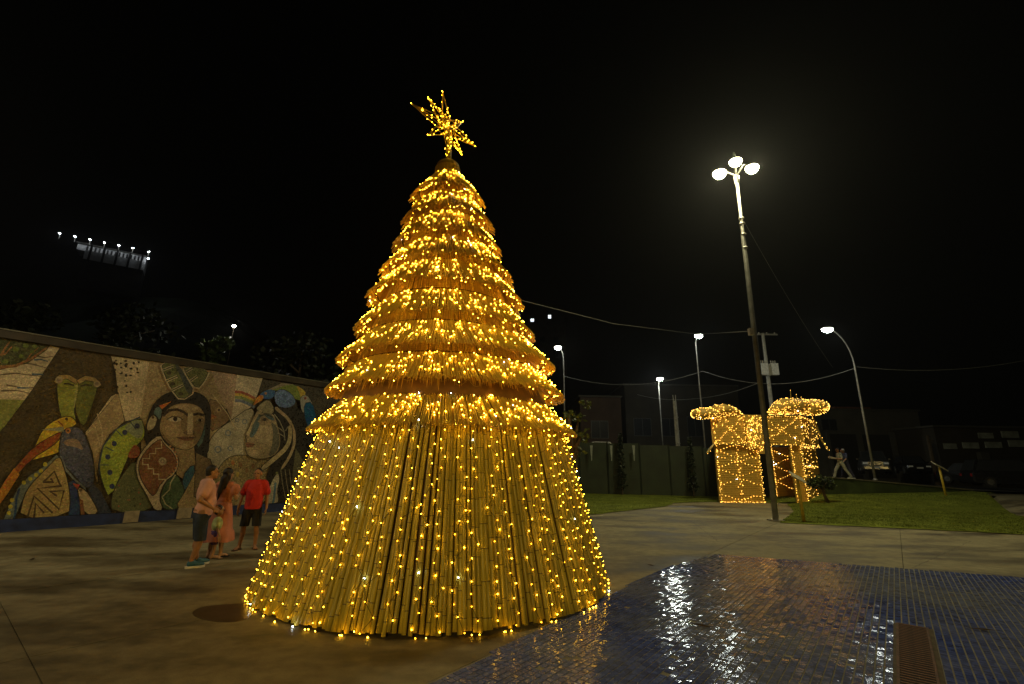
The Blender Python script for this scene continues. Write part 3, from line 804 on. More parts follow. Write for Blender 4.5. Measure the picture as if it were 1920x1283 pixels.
# -- maraca
mural('mosaic_maraca_rim', [(297, 815), (275, 833), (258, 857), (253, 876), (258, 901), (272, 924), (282, 945), (284, 985), (298, 985), (295, 934), (306, 903), (327, 888), (334, 867), (327, 848), (306, 830)], (.42, .34, .23), 1)
mural('mosaic_maraca', [(299, 822), (278, 839), (263, 859), (258, 876), (263, 899), (277, 921), (287, 932), (300, 904), (324, 885), (330, 867), (323, 850), (304, 833)], (.17, .075, .035), 1)
strip('mosaic_step', [(301, 828), (301, 841), (290, 841), (290, 850.5), (279, 850.5), (279, 860), (266, 860), (266, 871), (276, 871), (276, 879), (286, 879), (286, 889), (296, 889), (296, 899), (311, 899)], 2.2, (.45, .37, .25))
disc('mosaic_disc', (303, 865), 7.5, (.36, .30, .2)); disc('mosaic_disc', (303, 865), 4, (.2, .14, .09)); disc('mosaic_disc', (303, 865), 2, (.38, .32, .22))
for k in range(9):
    a = -1.0 + k * .24; c = (303 + 27 * math.cos(a), 864 + 32 * math.sin(a)); disc('mosaic_bead', c, 2, (.34, .16, .07))
# -- leaves and body at the middle bottom
mural('mosaic_green_leaf', [(300, 985), (298, 935), (308, 905), (328, 889), (338, 905), (345, 925), (330, 950), (325, 985)], (.055, .09, .045), 1)
strip('mosaic_leaf_vein', [(327, 890), (318, 905), (316, 918), (302, 932), (308, 945), (320, 966)], 2.4, (.34, .31, .19))
mural('mosaic_blue_leaf', [(361, 868), (363, 890), (345, 925), (339, 895)], (.03, .085, .13), 1)
mural('mosaic_body', [(328, 985), (331, 945), (345, 922), (363, 888), (366, 935), (392, 985)], (.27, .20, .10), 0)
mural('mosaic_body', [(366, 850), (392, 862), (398, 880), (392, 960), (362, 930)], (.14, .10, .055), 0)
# -- second face, in profile
mural('mosaic_long_hair', [(508, 756), (560, 765), (584, 790), (590, 830), (575, 862), (557, 972), (498, 972), (494, 900), (512, 857), (523, 830)], (.022, .018, .014), 1)
mural('mosaic_profile', [(478, 772), (488, 768), (511, 776), (516, 791), (522, 813), (524, 832), (517, 850), (501, 859), (480, 861), (463, 855), (458, 842), (462, 830), (458, 818)], (.29, .23, .14), 1, .3, 26, .5)
mural('mosaic_cheek', [(478, 800), (496, 796), (508, 808), (504, 828), (484, 832), (474, 818)], (.38, .31, .20), 2)
mural('mosaic_shade', [(505, 790), (518, 800), (523, 830), (515, 850), (500, 858), (508, 835), (510, 810)], (.12, .115, .085), 1)
mural('mosaic_shade', [(470, 800), (478, 790), (486, 794), (478, 812), (470, 822), (465, 818)], (.09, .14, .16), 1)
mural('mosaic_chin', [(464, 846), (478, 843), (488, 850), (478, 857), (466, 854)], (.37, .29, .18), 1)
mural('mosaic_shade', [(492, 776), (508, 778), (514, 790), (500, 786)], (.08, .12, .15), 1)
mural('mosaic_mask', [(477, 768), (486, 758), (500, 749), (510, 760), (511, 777), (492, 775)], (.27, .24, .15), 1)
strip('mosaic_nose', [(488, 769), (476, 790), (461, 816)], 5, (.38, .30, .18), 1.2)
strip('mosaic_cheek', [(486, 778), (474, 798), (468, 818)], 6, (.09, .12, .12), .6)
mural('mosaic_eye_white', [(486, 788), (494, 783), (502, 787), (494, 791)], (.16, .11, .07), 1); disc('mosaic_eye', (494, 787), 3, (.03, .02, .015))
strip('mosaic_brow', [(484, 781), (496, 777), (510, 783)], 2.6, (.05, .05, .04))
mural('mosaic_lips', [(459, 828), (472, 831), (476, 834), (470, 839), (459, 840)], (.22, .11, .065), 1)
strip('mosaic_lip_line', [(459, 834), (476, 834)], 1.2, (.05, .03, .02))
# -- macaw and toucan on her head
mural('mosaic_macaw_head', [(484, 742), (488, 737), (501, 731), (514, 730), (512, 746), (494, 750)], (.04, .12, .30), 1)
mural('mosaic_macaw_beak', [(471, 763), (481, 742), (492, 741), (491, 750), (480, 756)], (.48, .20, .03), 1)
disc('mosaic_eye', (496, 738), 2.4, (.42, .2, .06))
mural('mosaic_macaw_back', [(500, 731), (526, 719), (552, 722), (570, 736), (563, 752), (549, 748), (531, 734)], (.17, .22, .035), 1)
mural('mosaic_macaw_stripe', [(500, 731), (526, 719), (548, 721), (530, 724), (510, 731)], (.28, .23, .15), 0)
mural('mosaic_macaw_yellow', [(552, 722), (566, 731), (572, 738), (562, 750), (560, 738)], (.50, .36, .04), 1)
mural('mosaic_macaw_wing', [(511, 738), (526, 729), (546, 740), (553, 757), (538, 766), (516, 762)], (.12, .20, .40), 1, .25, 24, .7)
mural('mosaic_toucan_face', [(561, 744), (573, 741), (582, 754), (586, 768), (566, 777), (561, 761)], (.32, .32, .29), 1)
disc('mosaic_eye', (570, 747), 2.6, (.22, .05, .03))
mural('mosaic_toucan_beak', [(567, 757), (583, 754), (591, 785), (584, 812), (570, 792)], (.02, .10, .25), 1, .15)
# -- braids
strip('mosaic_braid', [(514, 764), (521, 771), (534, 781), (544, 795), (550, 814), (549, 836), (540, 858), (525, 880)], 6, (.36, .28, .17), .8, smooth=1)
strip('mosaic_braid', [(541, 798), (542, 821), (535, 840), (515, 858), (488, 880)], 7, (.40, .34, .2), 1.2, smooth=1)
for pts in ([(512, 777), (522, 790), (530, 808), (532, 826)], [(515, 800), (524, 805), (531, 812)], [(518, 812), (526, 816), (532, 820)], [(538, 800), (533, 808)]):
    strip('mosaic_strand', pts, 1.6, (.28, .26, .2))
for x in (524, 532, 540): strip('mosaic_strand', [(x, 880), (x + 3, 905), (x + 8, 930), (x + 10, 960)], 1.6, (.16, .14, .10))
mural('mosaic_white_bird', [(506, 905), (518, 885), (522, 898), (516, 920), (520, 940), (510, 972), (494, 972), (498, 930)], (.36, .33, .25), 1)
strip('mosaic_bird_stripe', [(514, 905), (511, 935), (506, 965)], 4, (.09, .17, .24)); disc('mosaic_eye', (517, 887), 2.4, (.14, .16, .06))
mural('mosaic_green_panel', [(552, 840), (570, 872), (566, 975), (535, 975), (545, 900)], (.10, .095, .055), 0)
disc('mosaic_eye', (558, 879), 3, (.30, .30, .16)); disc('mosaic_eye', (558, 879), 1.6, DK)

# ================================================================== THE BAMBOO TREE
TX, TY = -1.15, 8.17
# eave radius, eave height, lean of axis, attach radius, attach height  (top to bottom)
TIERS = [(0.68, 6.87, -1.33, .25, 7.42), (0.84, 6.32, -1.28, .41, 6.87), (0.99, 5.78, -1.27, .56, 6.33), (1.21, 5.20, -1.25, .76, 5.73), (1.41, 4.68, -1.24, .97, 5.15), (1.59, 4.06, -1.21, 1.13, 4.55), (1.88, 3.47, -1.14, 1.38, 3.93), (2.03, 2.94, -1.12, 1.56, 3.38), (2.23, 2.30, -1.12, 1.76, 2.74)]
def axis_x(z): return np.interp(z, [0, 2.3, 4.0, 7.6], [-1.15, -1.12, -1.21, -1.37])
def core_r(z): return np.interp(z, [0, 2.5, 2.74, 3.38, 3.93, 4.55, 5.12, 5.68, 6.27, 6.80, 7.45], [2.60, 1.88, 1.74, 1.54, 1.36, 1.11, .95, .74, .54, .38, .21])
tree = thing('christmas_tree', 'giant golden Christmas tree of bamboo poles and nine reed tiers covered in warm string lights', 'christmas tree', (TX, TY, 0))
mb = MB()
zs = [0.0, 1.2, 2.5, 3.38, 4.55, 5.68, 6.8, 7.45]
n = 64; vs = []
for z in zs:
    for k in range(n):
        a = 2 * PI * k / n; vs.append((axis_x(z) + core_r(z) * math.cos(a), TY + core_r(z) * math.sin(a), z + .02))
fs = [(i * n + k, i * n + (k + 1) % n, (i + 1) * n + (k + 1) % n, (i + 1) * n + k) for i in range(len(zs) - 1) for k in range(n)]
mb.add(vs, fs); mb.build('core', M['core'], tree, True)
# bamboo poles of the skirt
rb = random.Random(21)
def pole_mesh(seed):
    r = random.Random(seed); mb = MB(); L = 2.42; z = 0.0; pts = []; rad = []; marks = []
    nxt = r.uniform(.08, .3); rr_ = .028
    zz = [0.0]; rr2 = [rr_]
    while nxt < L - .05:
        k = 1 - .22 * nxt / L
        zz += [nxt - .012, nxt, nxt + .010]; rr2 += [rr_ * k * .97, rr_ * k * 1.10, rr_ * k * .97]; nxt += r.uniform(.24, .38)
    zz.append(L); rr2.append(rr_ * .78)
    bow = r.uniform(-.012, .012)
    P = [(bow * math.sin(PI * t / L), 0, t) for t in zz]
    mb.tube(P, rr2, 7)
    # dark line at each node
    nside = 7; mi = list(mb.mi)
    ring = 0
    for i in range(len(zz) - 1):
        if abs(zz[i + 1] - zz[i] - .010) < 1e-6:
            for k in range(nside): mi[i * nside + k] = 1
    mb.mi = mi
    return mb.mesh('bamboo_pole', [M['bamboo'], M['node']], None, True)
pm = [pole_mesh(s) for s in range(9)]
NP = 292
def skirt_r(z): return 2.675 - (2.675 - 1.95) * z / 2.55
for k in range(NP):
    a = 2 * PI * (k + rb.uniform(-.22, .22)) / NP
    j = rb.uniform(-.012, .018)
    z0 = rb.uniform(.015, .06)
    p0 = Vector((TX + (skirt_r(0) + j) * math.cos(a), TY + (skirt_r(0) + j) * math.sin(a), z0))
    a2 = a + rb.uniform(-.004, .004)
    p1 = Vector((axis_x(2.38) + (1.985 + j) * math.cos(a2), TY + (1.985 + j) * math.sin(a2), 2.38))
    d = (p1 - p0).normalized()
    o = link('bamboo_pole', pm[rb.randrange(9)], tree)
    q = d.to_track_quat('Z', 'Y')
    o.rotation_mode = 'QUATERNION'; o.rotation_quaternion = q @ Euler((0, 0, rb.uniform(0, 6.28))).to_quaternion()
    o.location = p0 - tree.location
    s = rb.uniform(.92, 1.22); o.scale = (s, s, 1)
# bands of thin upright reeds on the core, between the tiers
def stick(mb, a, b, r, mi=0, n=4):
    mb.tube([a, b], [r, r * .85], n, True, mi)
for i in range(len(TIERS)):
    zb = TIERS[i][4] - .10
    zt = TIERS[i - 1][4] - .04 if i else 7.3
    if i == 0: continue
    mb = MB(); rm = core_r(zb) + .01; cnt = int(2 * PI * rm / .021)
    for k in range(cnt):
        a = 2 * PI * (k + rb.uniform(-.3, .3)) / cnt; j = rb.uniform(.004, .014)
        stick(mb, (axis_x(zb) + (core_r(zb) + j) * math.cos(a), TY + (core_r(zb) + j) * math.sin(a), zb), (axis_x(zt) + (core_r(zt) + j) * math.cos(a), TY + (core_r(zt) + j) * math.sin(a), zt + .05), rb.uniform(.008, .0125), 0 if rb.random() < .75 else 1)
    stuff(mb.build('reed_wall', [M['reed_dark'], M['reed']], tree))
    # hoop that carries the tier above
    hp = MB(); zz = TIERS[i][4] + .02; rh = core_r(zz) + .03
    hp.tube([(axis_x(zz) + rh * math.cos(2 * PI * k / 48), TY + rh * math.sin(2 * PI * k / 48), zz) for k in range(49)], .012, 5)
    hp.build('hoop', M['core'], tree)
bulbs = []           # (position, size, material)
for i, (re, ze, ax, ra, za) in enumerate(TIERS):
    mb = MB(); cnt = int(2 * PI * re / (.029 if i > 4 else .025)); ragged = .42 - .042 * i
    for layer_ in (0, 1):
        for k in range(cnt if layer_ == 0 else int(cnt * .75)):
            a = 2 * PI * (k + rb.uniform(-.4, .4)) / (cnt if layer_ == 0 else int(cnt * .75))
            da = rb.gauss(0, .006 if i < 5 else .003)
            ext = 1.03 + rb.uniform(-ragged * .65, ragged * .45)
            drop = -.022 * layer_ + rb.uniform(-.006, .012)
            a0 = Vector((axis_x(za) + (ra - .02) * math.cos(a), TY + (ra - .02) * math.sin(a), za + .03 + drop))
            e = Vector((ax + (ra + (re - ra) * ext) * math.cos(a + da), TY + (ra + (re - ra) * ext) * math.sin(a + da), za + (ze - za) * ext + drop))
            stick(mb, a0, e, rb.uniform(.0105, .0145), 0 if (layer_ == 0 and rb.random() < .96) else 1)
    stuff(mb.build('reed_tier', [M['reed'], M['reed_dark']], tree))
    hp = MB(); rh = ra + (re - ra) * .72; zh = za + (ze - za) * .72 - .05
    hp.tube([(ax + rh * math.cos(2 * PI * k / 60), TY + rh * math.sin(2 * PI * k / 60), zh) for k in range(61)], .014, 5)
    hp.build('hoop', M['core'], tree)
    # bulbs lying on the tier, thicker near the eave, and the ones that hang under it
    nb = int(2 * PI * re * (38 if i < 8 else 40))
    for k in range(nb):
        t = rb.uniform(.02, .93) ** .85; a = rb.uniform(0, 2 * PI)
        r_ = ra + (re - ra) * t; z_ = za + (ze - za) * t + .035 + rb.uniform(0, .02)
        bulbs.append((i, Vector((ax + r_ * math.cos(a), TY + r_ * math.sin(a), z_))))
    for k in range(int(2 * PI * re * (15 if i < 6 else 9))):
        a = rb.uniform(0, 2 * PI); r_ = re + rb.uniform(-.22, .01); z_ = ze + (re - r_) * .9 - rb.uniform(.02, .10)
        bulbs.append((i, Vector((ax + r_ * math.cos(a), TY + r_ * math.sin(a), z_))))
def bulb_mesh(mb, p, r, rnd):
    q = rnd.random()
    mb.octa(p, r * rnd.uniform(.8, 1.2), 2 if q < .022 else (1 if q < .3 else 0))
for i in range(len(TIERS)):
    mb = MB()
    for t, p in bulbs:
        if t == i: bulb_mesh(mb, p, .0062, rb)
    stuff(mb.build('string_light', [M['tier_bulb'], M['bulb'], M['bulb_cool']], tree))
# the wire of the eave lights hangs in loops
for i, (re, ze, ax, ra, za) in enumerate(TIERS):
    mb = MB(); cnt = int(2 * PI * re / .24)
    for k in range(cnt):
        a0 = 2 * PI * k / cnt; a1 = 2 * PI * (k + 1) / cnt; sg = rb.uniform(.03, .11); P = []
        for q in range(7):
            t = q / 6; a = a0 + (a1 - a0) * t; r_ = re - .05
            P.append((ax + r_ * math.cos(a), TY + r_ * math.sin(a), ze - .005 - sg * 4 * t * (1 - t)))
        mb.tube(P, .003, 3, False)
    stuff(mb.build('light_wire', M['eave_wire'], tree))
# strands down the skirt
mb = MB(); wm = MB(); NS = 70
for k in range(NS):
    a = 2 * PI * (k + rb.uniform(-.3, .3)) / NS; z = 2.36 - rb.uniform(0, .1); prev = None
    nxt_a = a
    while z > .03:
        r_ = skirt_r(z) + .060 + rb.uniform(-.006, .012)
        p = Vector((axis_x(z) + r_ * math.cos(nxt_a), TY + r_ * math.sin(nxt_a), z))
        bulb_mesh(mb, p, .0068, rb)
        if prev is not None: wm.tube([prev, p], .003, 3, False)
        prev = p
        z -= rb.uniform(.10, .15); nxt_a = a + rb.gauss(0, .018)
    for q in range(2):
        r_ = skirt_r(0) + rb.uniform(.03, .07); aa = a + rb.uniform(-.03, .03)
        if rb.random() < .45: bulb_mesh(mb, Vector((TX + r_ * math.cos(aa), TY + r_ * math.sin(aa), .02)), .0075, rb)
stuff(mb.build('string_light', [M['bulb'], M['bulb_dim'], M['bulb_cool']], tree))
stuff(wm.build('light_wire', M['wire'], tree))
# woven cap
mb = MB(); cx = float(axis_x(7.4))
mb.lathe((cx, TY, 0), [(.255, 7.36), (.258, 7.47), (.25, 7.6), (.225, 7.69), (.16, 7.755), (.05, 7.78)], 28)
mb.build('cap', M['cap'], tree, True)
mb = MB()
for k in range(60):
    a = 2 * PI * k / 60; stick(mb, (cx + .257 * math.cos(a), TY + .257 * math.sin(a), 7.37), (cx + .25 * math.cos(a), TY + .25 * math.sin(a), 7.6), .009)
stuff(mb.build('cap_reed', M['reed'], tree))

# the star on top
sc_ = Vector((-1.43, TY, 8.60))
star = thing('star_topper', 'gold reed star with many points outlined in bulbs on the tree top', 'star', (cx, TY, 7.77))
mb = MB(); mb.tube([(cx, TY, 7.76), (cx - .01, TY, 8.15), (sc_.x, sc_.y, sc_.z)], [.062, .058, .045], 10); mb.build('stem', M['cap'], star, True)
tips = [((830, 172), -.12), ((803, 184), .25), ((772, 195), -.10), ((801, 254), -.3), ((844, 298), .15), ((866, 291), -.22), ((892, 275), .08), ((867, 229), .3)]
sb = MB(); rs = random.Random(4); cen = aty(838, 238, TY)
hub = MB(); hub.ball(cen, (.055, .055, .055), 8, 5); hub.build('hub', M['cap'], star, True)
dirs = []
for (px, py), dy in tips:
    dirs.append(aty(px, py, TY + dy))
for k, tp in enumerate(dirs):
    d = tp - cen; L = d.length; dn = d.normalized()
    s = dn.cross(Vector((0, 1, 0))).normalized(); u = s.cross(dn)
    arm = MB(); roots = []
    for q in range(4):
        a = PI / 4 + q * PI / 2
        root = cen + dn * .17 + (s * math.cos(a) + u * math.sin(a)) * (.095 + .03 * min(1, L))
        roots.append(root)
        arm.tube([root, tp], [.011, .009], 5)
        arm.tube([cen, root], .008, 4)
        arm.tube([root + dn * .02, tp - dn * .06 + s * .008], .008, 4)
    for q in range(4): arm.tube([roots[q], roots[(q + 1) % 4]], .007, 4)
    arm.build('star_arm', M['reed'], star)
    for root in roots[:4]:
        nb = max(3, int((tp - root).length / .085))
        for b in range(nb + 1):
            if rs.random() < .6: bulb_mesh(sb, root.lerp(tp, b / nb) + Vector((rs.uniform(-.015, .015), -.016, rs.uniform(-.015, .015))), .0078, rs)
for k in range(8): bulb_mesh(sb, cen + Vector((rs.uniform(-.06, .06), -.07, rs.uniform(-.06, .06))), .0095, rs)
for k in range(10): bulb_mesh(sb, Vector((cx + rs.uniform(-.07, .07), TY - .07, rs.uniform(7.85, 8.35))), .0078, rs)
stuff(sb.build('string_light', [M['bulb'], M['bulb_dim'], M['bulb_cool']], star))

# ================================================================== GIFT BOX ARCH
GX0, GX1, GY0, GY1 = 11.0, 15.55, 25.25, 28.0
gift = thing('gift_box', 'huge walk-through gift box of reed panels outlined in lights, big bow on top', 'gift box', (13.2, 26.5, 0))
gb = MB()          # bulbs
rg = random.Random(33)
def gbulb(p, r=.0155): gb.octa(p, r * rg.uniform(.75, 1.15), 0 if rg.random() < .993 else 1)
def gline(a, b, step=.085, jit=.02):
    a, b = Vector(a), Vector(b); n = max(2, int((b - a).length / step))
    for k in range(n + 1):
        gbulb(a.lerp(b, k / n) + Vector((rg.gauss(0, jit), -.02 + rg.gauss(0, jit * .4), rg.gauss(0, jit))))
def gwave(x0, x1, y, zc, amp, n=26, ph=0.0):
    for k in range(n):
        t = k / (n - 1); gbulb(Vector((x0 + (x1 - x0) * t, y - .03 + rg.gauss(0, .01), zc + amp * math.cos(ph + 2 * PI * t) + rg.gauss(0, .015))))
def panel(name, x0, x1, y, z0, z1, m, th=.06):
    mb = MB(); mb.box(((x0 + x1) / 2, y + th / 2, (z0 + z1) / 2), (x1 - x0, th, z1 - z0)); o = mb.build(name, m, gift)
    rl = MB(); c = int((z1 - z0) / .09)
    for k in range(c):
        rl.box(((x0 + x1) / 2, y - .012, z0 + (k + .5) * (z1 - z0) / c), (x1 - x0 - .05, .02, .055 + rg.uniform(-.015, .01)))
    stuff(rl.build('reed_row', m, o))
    return o
LIDZ = 2.98
# front left leg panel, front right post, side wall, back right panel
panel('front_panel', 11.02, 13.25, GY0, 0, LIDZ, M['reedmat'])
panel('front_post', 15.05, 15.55, GY0, 0, LIDZ, M['reedmat'])
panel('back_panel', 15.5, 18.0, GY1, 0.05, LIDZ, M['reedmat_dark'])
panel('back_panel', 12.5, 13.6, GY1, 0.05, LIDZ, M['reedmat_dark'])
def vpanel(name, xa, ya, xb, yb, z0, z1, m):
    mb = MB(); mb.bar((xa, ya, (z0 + z1) / 2), (xb, yb, (z0 + z1) / 2), .06, z1 - z0); return mb.build(name, m, gift)
vpanel('side_panel', 15.62, GY0 + .08, 18.12, GY1, 0.05, LIDZ, M['reedmat'])
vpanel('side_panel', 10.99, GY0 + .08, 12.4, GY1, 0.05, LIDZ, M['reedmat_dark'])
for (x, y) in ((11.0, GY0), (13.27, GY0), (15.02, GY0), (15.58, GY0), (18.14, GY1), (12.45, GY1)):
    mb = MB(); mb.box((x, y, LIDZ / 2), (.09, .09, LIDZ)); mb.build('corner_post', M['gold'], gift)
# lid
def lid_front(x0, x1, y, z0, z1):
    return panel('lid_panel', x0, x1, y, z0, z1, M['reedmat'])
LF = GY0 - .18; LT = 4.52
lid_front(10.88, 12.62, LF, LIDZ + .02, LT - .06)
lid_front(13.42, 15.72, LF, LIDZ + .02, LT)
vpanel('lid_side', 15.76, LF + .06, 18.5, GY1 + .15, LIDZ + .02, LT, M['reedmat'])
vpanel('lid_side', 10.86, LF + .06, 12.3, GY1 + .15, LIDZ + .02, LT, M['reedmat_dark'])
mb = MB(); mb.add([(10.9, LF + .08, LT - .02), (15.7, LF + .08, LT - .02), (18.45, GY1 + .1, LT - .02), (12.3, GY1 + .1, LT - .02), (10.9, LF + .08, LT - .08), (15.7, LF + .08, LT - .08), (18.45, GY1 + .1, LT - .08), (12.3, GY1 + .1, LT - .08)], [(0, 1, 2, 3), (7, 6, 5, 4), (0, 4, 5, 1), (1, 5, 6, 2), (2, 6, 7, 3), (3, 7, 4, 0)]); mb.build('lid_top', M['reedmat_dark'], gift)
for z in (LIDZ, LT):
    mb = MB(); mb.bar((10.86, LF - .02, z), (15.78, LF - .02, z), .08, .07); mb.build('lid_rail', M['gold'], gift)
    mb = MB(); mb.bar((15.78, LF, z), (18.53, GY1 + .16, z), .08, .07); mb.build('lid_rail', M['gold'], gift)
# hanging ribbon in the middle of the front
mb = MB(); mb.box((12.95, LF - .06, 3.66), (.62, .10, 1.75)); mb.build('ribbon', M['reedmat'], gift)
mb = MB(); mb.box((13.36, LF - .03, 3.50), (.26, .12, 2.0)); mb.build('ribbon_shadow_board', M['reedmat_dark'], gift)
# bow: two loops, each of two puffs
def puff(name, pts, radii, flat):
    mb = MB(); mb.tube(pts, radii, 14, True, 0, flat); mb.build(name, M['reedmat'], gift, True)
    return pts, radii
def loop_bulbs(pts, radii, flat, cnt):
    P = [Vector(p) for p in pts]
    for k in range(cnt):
        t = rg.uniform(0, len(P) - 1.001); i = int(t); f_ = t - i
        c = P[i].lerp(P[i + 1], f_); r_ = radii[i] + (radii[i + 1] - radii[i]) * f_
        d = (P[i + 1] - P[i]).normalized(); s = d.cross(Vector((0, 0, 1))).normalized(); u = s.cross(d); a = rg.uniform(0, 2 * PI)
        gbulb(c + s * (r_ * 1.05 * math.cos(a)) + u * (r_ * 1.05 * math.sin(a)) * flat)
gy = GY0 - .1
bows = [
    ('bow_loop', [aty(x, y, Y) for x, y, Y in ((1394, 781, 25.5), (1378, 772, 25.3), (1358, 768, 25.1), (1342, 770, 25.2), (1334, 778, 25.5))], [.08, .25, .40, .42, .25], .74, 240),
    ('bow_loop', [aty(x, y, Y) for x, y, Y in ((1345, 777, 25.0), (1330, 775, 24.9), (1314, 776, 24.9), (1304, 777, 25.0), (1299, 778, 25.2))], [.22, .36, .38, .30, .12], .8, 200),
    ('bow_loop', [aty(x, y, Y) for x, y, Y in ((1440, 776, 25.5), (1455, 767, 25.4), (1470, 762, 25.4), (1490, 762, 25.5), (1512, 763, 25.6))], [.08, .36, .52, .52, .46], .84, 360),
    ('bow_loop', [aty(x, y, Y) for x, y, Y in ((1508, 764, 25.5), (1524, 764, 25.7), (1538, 763, 25.9), (1545, 764, 26.2))], [.45, .52, .44, .24], .86, 250)]
for nm, pts, rad, fl, cnt in bows:
    puff(nm, pts, rad, fl); loop_bulbs(pts, rad, fl, cnt)
# tails and the three light rods on the bow
for pts in ([aty(x, y, 25.9) for x, y in ((1524, 783), (1531, 800), (1540, 824), (1553, 845))], [aty(x, y, 25.0) for x, y in ((1340, 832), (1333, 840), (1326, 850))]):
    mb = MB(); mb.tube(pts, [.05, .06, .06, .04][:len(pts)], 6); mb.build('ribbon_tail', M['gold'], gift)
    for k in range(len(pts) - 1): gline(pts[k], pts[k + 1], .05, .035)
for (x, y0, y1) in ((1483, 732, 748), (1494, 740, 752), (1503, 745, 756)):
    a, b = aty(x, y1, 25.4), aty(x - 1, y0, 25.4); mb = MB(); mb.tube([a, b], .02, 5); mb.build('light_rod', M['gold'], gift)
    for k in range(5): gbulb(a.lerp(b, .2 + .2 * k), .018)
# bulbs on edges and panels
for x in (11.02, 13.25, 15.05, 15.55):
    gline((x, GY0 - .07, .04), (x, GY0 - .07, LIDZ), .115)
    gline((x + .06, GY0 - .07, .04), (x + .06, GY0 - .07, LIDZ), .3)
gline((11.0, GY0 - .06, .04), (13.25, GY0 - .06, .04), .10); gline((15.05, GY0 - .06, .04), (15.6, GY0 - .06, .04), .10)
for zc, ph in ((2.45, 0), (1.95, PI), (1.5, 0), (1.05, PI), (2.8, PI)): gwave(11.1, 13.2, GY0, zc, .14, 13, ph)
for zc in (.25, 2.2): gwave(11.3, 13.1, GY0, zc, .1, 12, .4)
gline((12.15, GY0 - .05, .2), (12.1, GY0 - .05, LIDZ), .10, .05)
for zc, ph in ((2.6, 0), (2.15, PI), (1.7, 0), (1.25, PI), (.8, 0)): gwave(15.55, 17.6, GY1, zc, .16, 15, ph)
gline((15.52, GY1 - .06, .1), (15.52, GY1 - .06, LIDZ), .10); gline((17.4, GY1 - .06, .1), (17.4, GY1 - .06, LIDZ), .15); gline((15.2, GY1 - .06, .12), (17.4, GY1 - .06, .12), .1)
for t in (0.0, .3, .62, 1.0):
    x, y = 15.68 + (18.12 - 15.68) * t, GY0 + .02 + (GY1 - GY0) * t
    gline((x, y - .04, .05), (x, y - .04, LIDZ), .13, .05)
for z in (.06, 1.0, 1.9, LIDZ - .05): gline((15.7, GY0, z), (18.15, GY1, z), .16, .03)
for x in (10.92, 12.58, 13.5, 15.68):
    gline((x, LF - .05, LIDZ), (x, LF - .05, LT), .125, .035)
for z in (LIDZ + .02, LT - .05): gline((10.88, LF - .06, z), (15.75, LF - .06, z), .12, .03); gline((15.8, LF, z), (18.5, GY1 + .1, z), .16, .03)
for (a, b) in (((11.0, LIDZ + .1), (12.5, LT - .1)), ((11.0, LT - .1), (12.5, LIDZ + .1)), ((13.55, LIDZ + .1), (15.6, LT - .1)), ((13.55, LT - .1), (15.6, LIDZ + .1))):
    gline((a[0], LF - .05, a[1]), (b[0], LF - .05, b[1]), .13, .03)
for k in range(34): gbulb(Vector((rg.uniform(13.24, 13.5), LF - .12, rg.uniform(2.6, 4.4))))
for k in range(105): gbulb(Vector((rg.uniform(12.66, 13.25), LF - .13, rg.uniform(2.7, 4.5))))
for k in range(45): gbulb(Vector((rg.choice([rg.uniform(10.95, 12.5), rg.uniform(13.5, 15.6)]), LF - .05, rg.uniform(LIDZ + .1, LT - .1))))
for k in range(60):
    t = rg.random(); gbulb(Vector((15.8 + 2.6 * t, LF + (GY1 - LF) * t - .05, rg.uniform(LIDZ, LT))))
stuff(gb.build('string_light', [M['gift_bulb'], M['bulb_cool']], gift))

# ================================================================== LAMPS, POSTS, WIRES
def head(name, c, rx, ry, rz, lens, parent, rot=0.0):
    """lamp head: metal shell over a glass bowl"""
    R = Matrix.Rotation(rot, 3, 'Z'); mb = MB(); n = 14; vs = []; fs = []
    prof = [(1.0, 0.0), (.96, .35), (.75, .75), (.35, .98)]
    for r, z in prof:
        for k in range(n):
            a = 2 * PI * k / n; vs.append(Vector(c) + R @ Vector((rx * r * math.cos(a), ry * r * math.sin(a), rz * .6 * z + .012)))
    for i in range(len(prof) - 1):
        for k in range(n):
            a, b = i * n + k, i * n + (k + 1) % n; fs.append((a, b, b + n, a + n))
    fs.append(tuple(range((len(prof) - 1) * n, len(prof) * n)))
    mb.add(vs, fs); h = mb.build(name, M['steel'], parent, True)
    mb = MB(); vs = []; fs = []
    prof = [(.95, 0.0), (.88, -.4), (.62, -.78), (.25, -.98)]
    for r, z in prof:
        for k in range(n):
            a = -2 * PI * k / n; vs.append(Vector(c) + R @ Vector((rx * r * math.cos(a), ry * r * math.sin(a), rz * z)))
    for i in range(len(prof) - 1):
        for k in range(n):
            a, b = i * n + k, i * n + (k + 1) % n; fs.append((a, b, b + n, a + n))
    fs.append(tuple(range((len(prof) - 1) * n, len(prof) * n)))
    mb.add(vs, fs); mb.build('lens', lens, h, True)
    return h
PB = gnd(1455, 977); PT = aty(1380.5, 332, PB.y)
mast = thing('lamp_mast', 'tall grey three-headed lamp mast standing at the lawn edge in front of the gift box', 'street lamp', PB)
seam_z = 10.8
mb = MB(); mb.tube([PB, PB.lerp(PT, .5), PB.lerp(PT, .80), PB.lerp(PT, .805), PT], [.096, .09, .084, .064, .056], 12); mb.build('pole', M['steel_dark'], mast, True)
mb = MB(); mb.box(PB + Vector((0, 0, .02)), (.42, .42, .04)); mb.build('base_plate', M['steel'], mast)
mb = MB(); mb.lathe(PT, [(.10, -.3), (.11, -.05), (.11, .02), (.05, .10)], 10); mb.build('bracket_collar', M['steel'], mast, True)
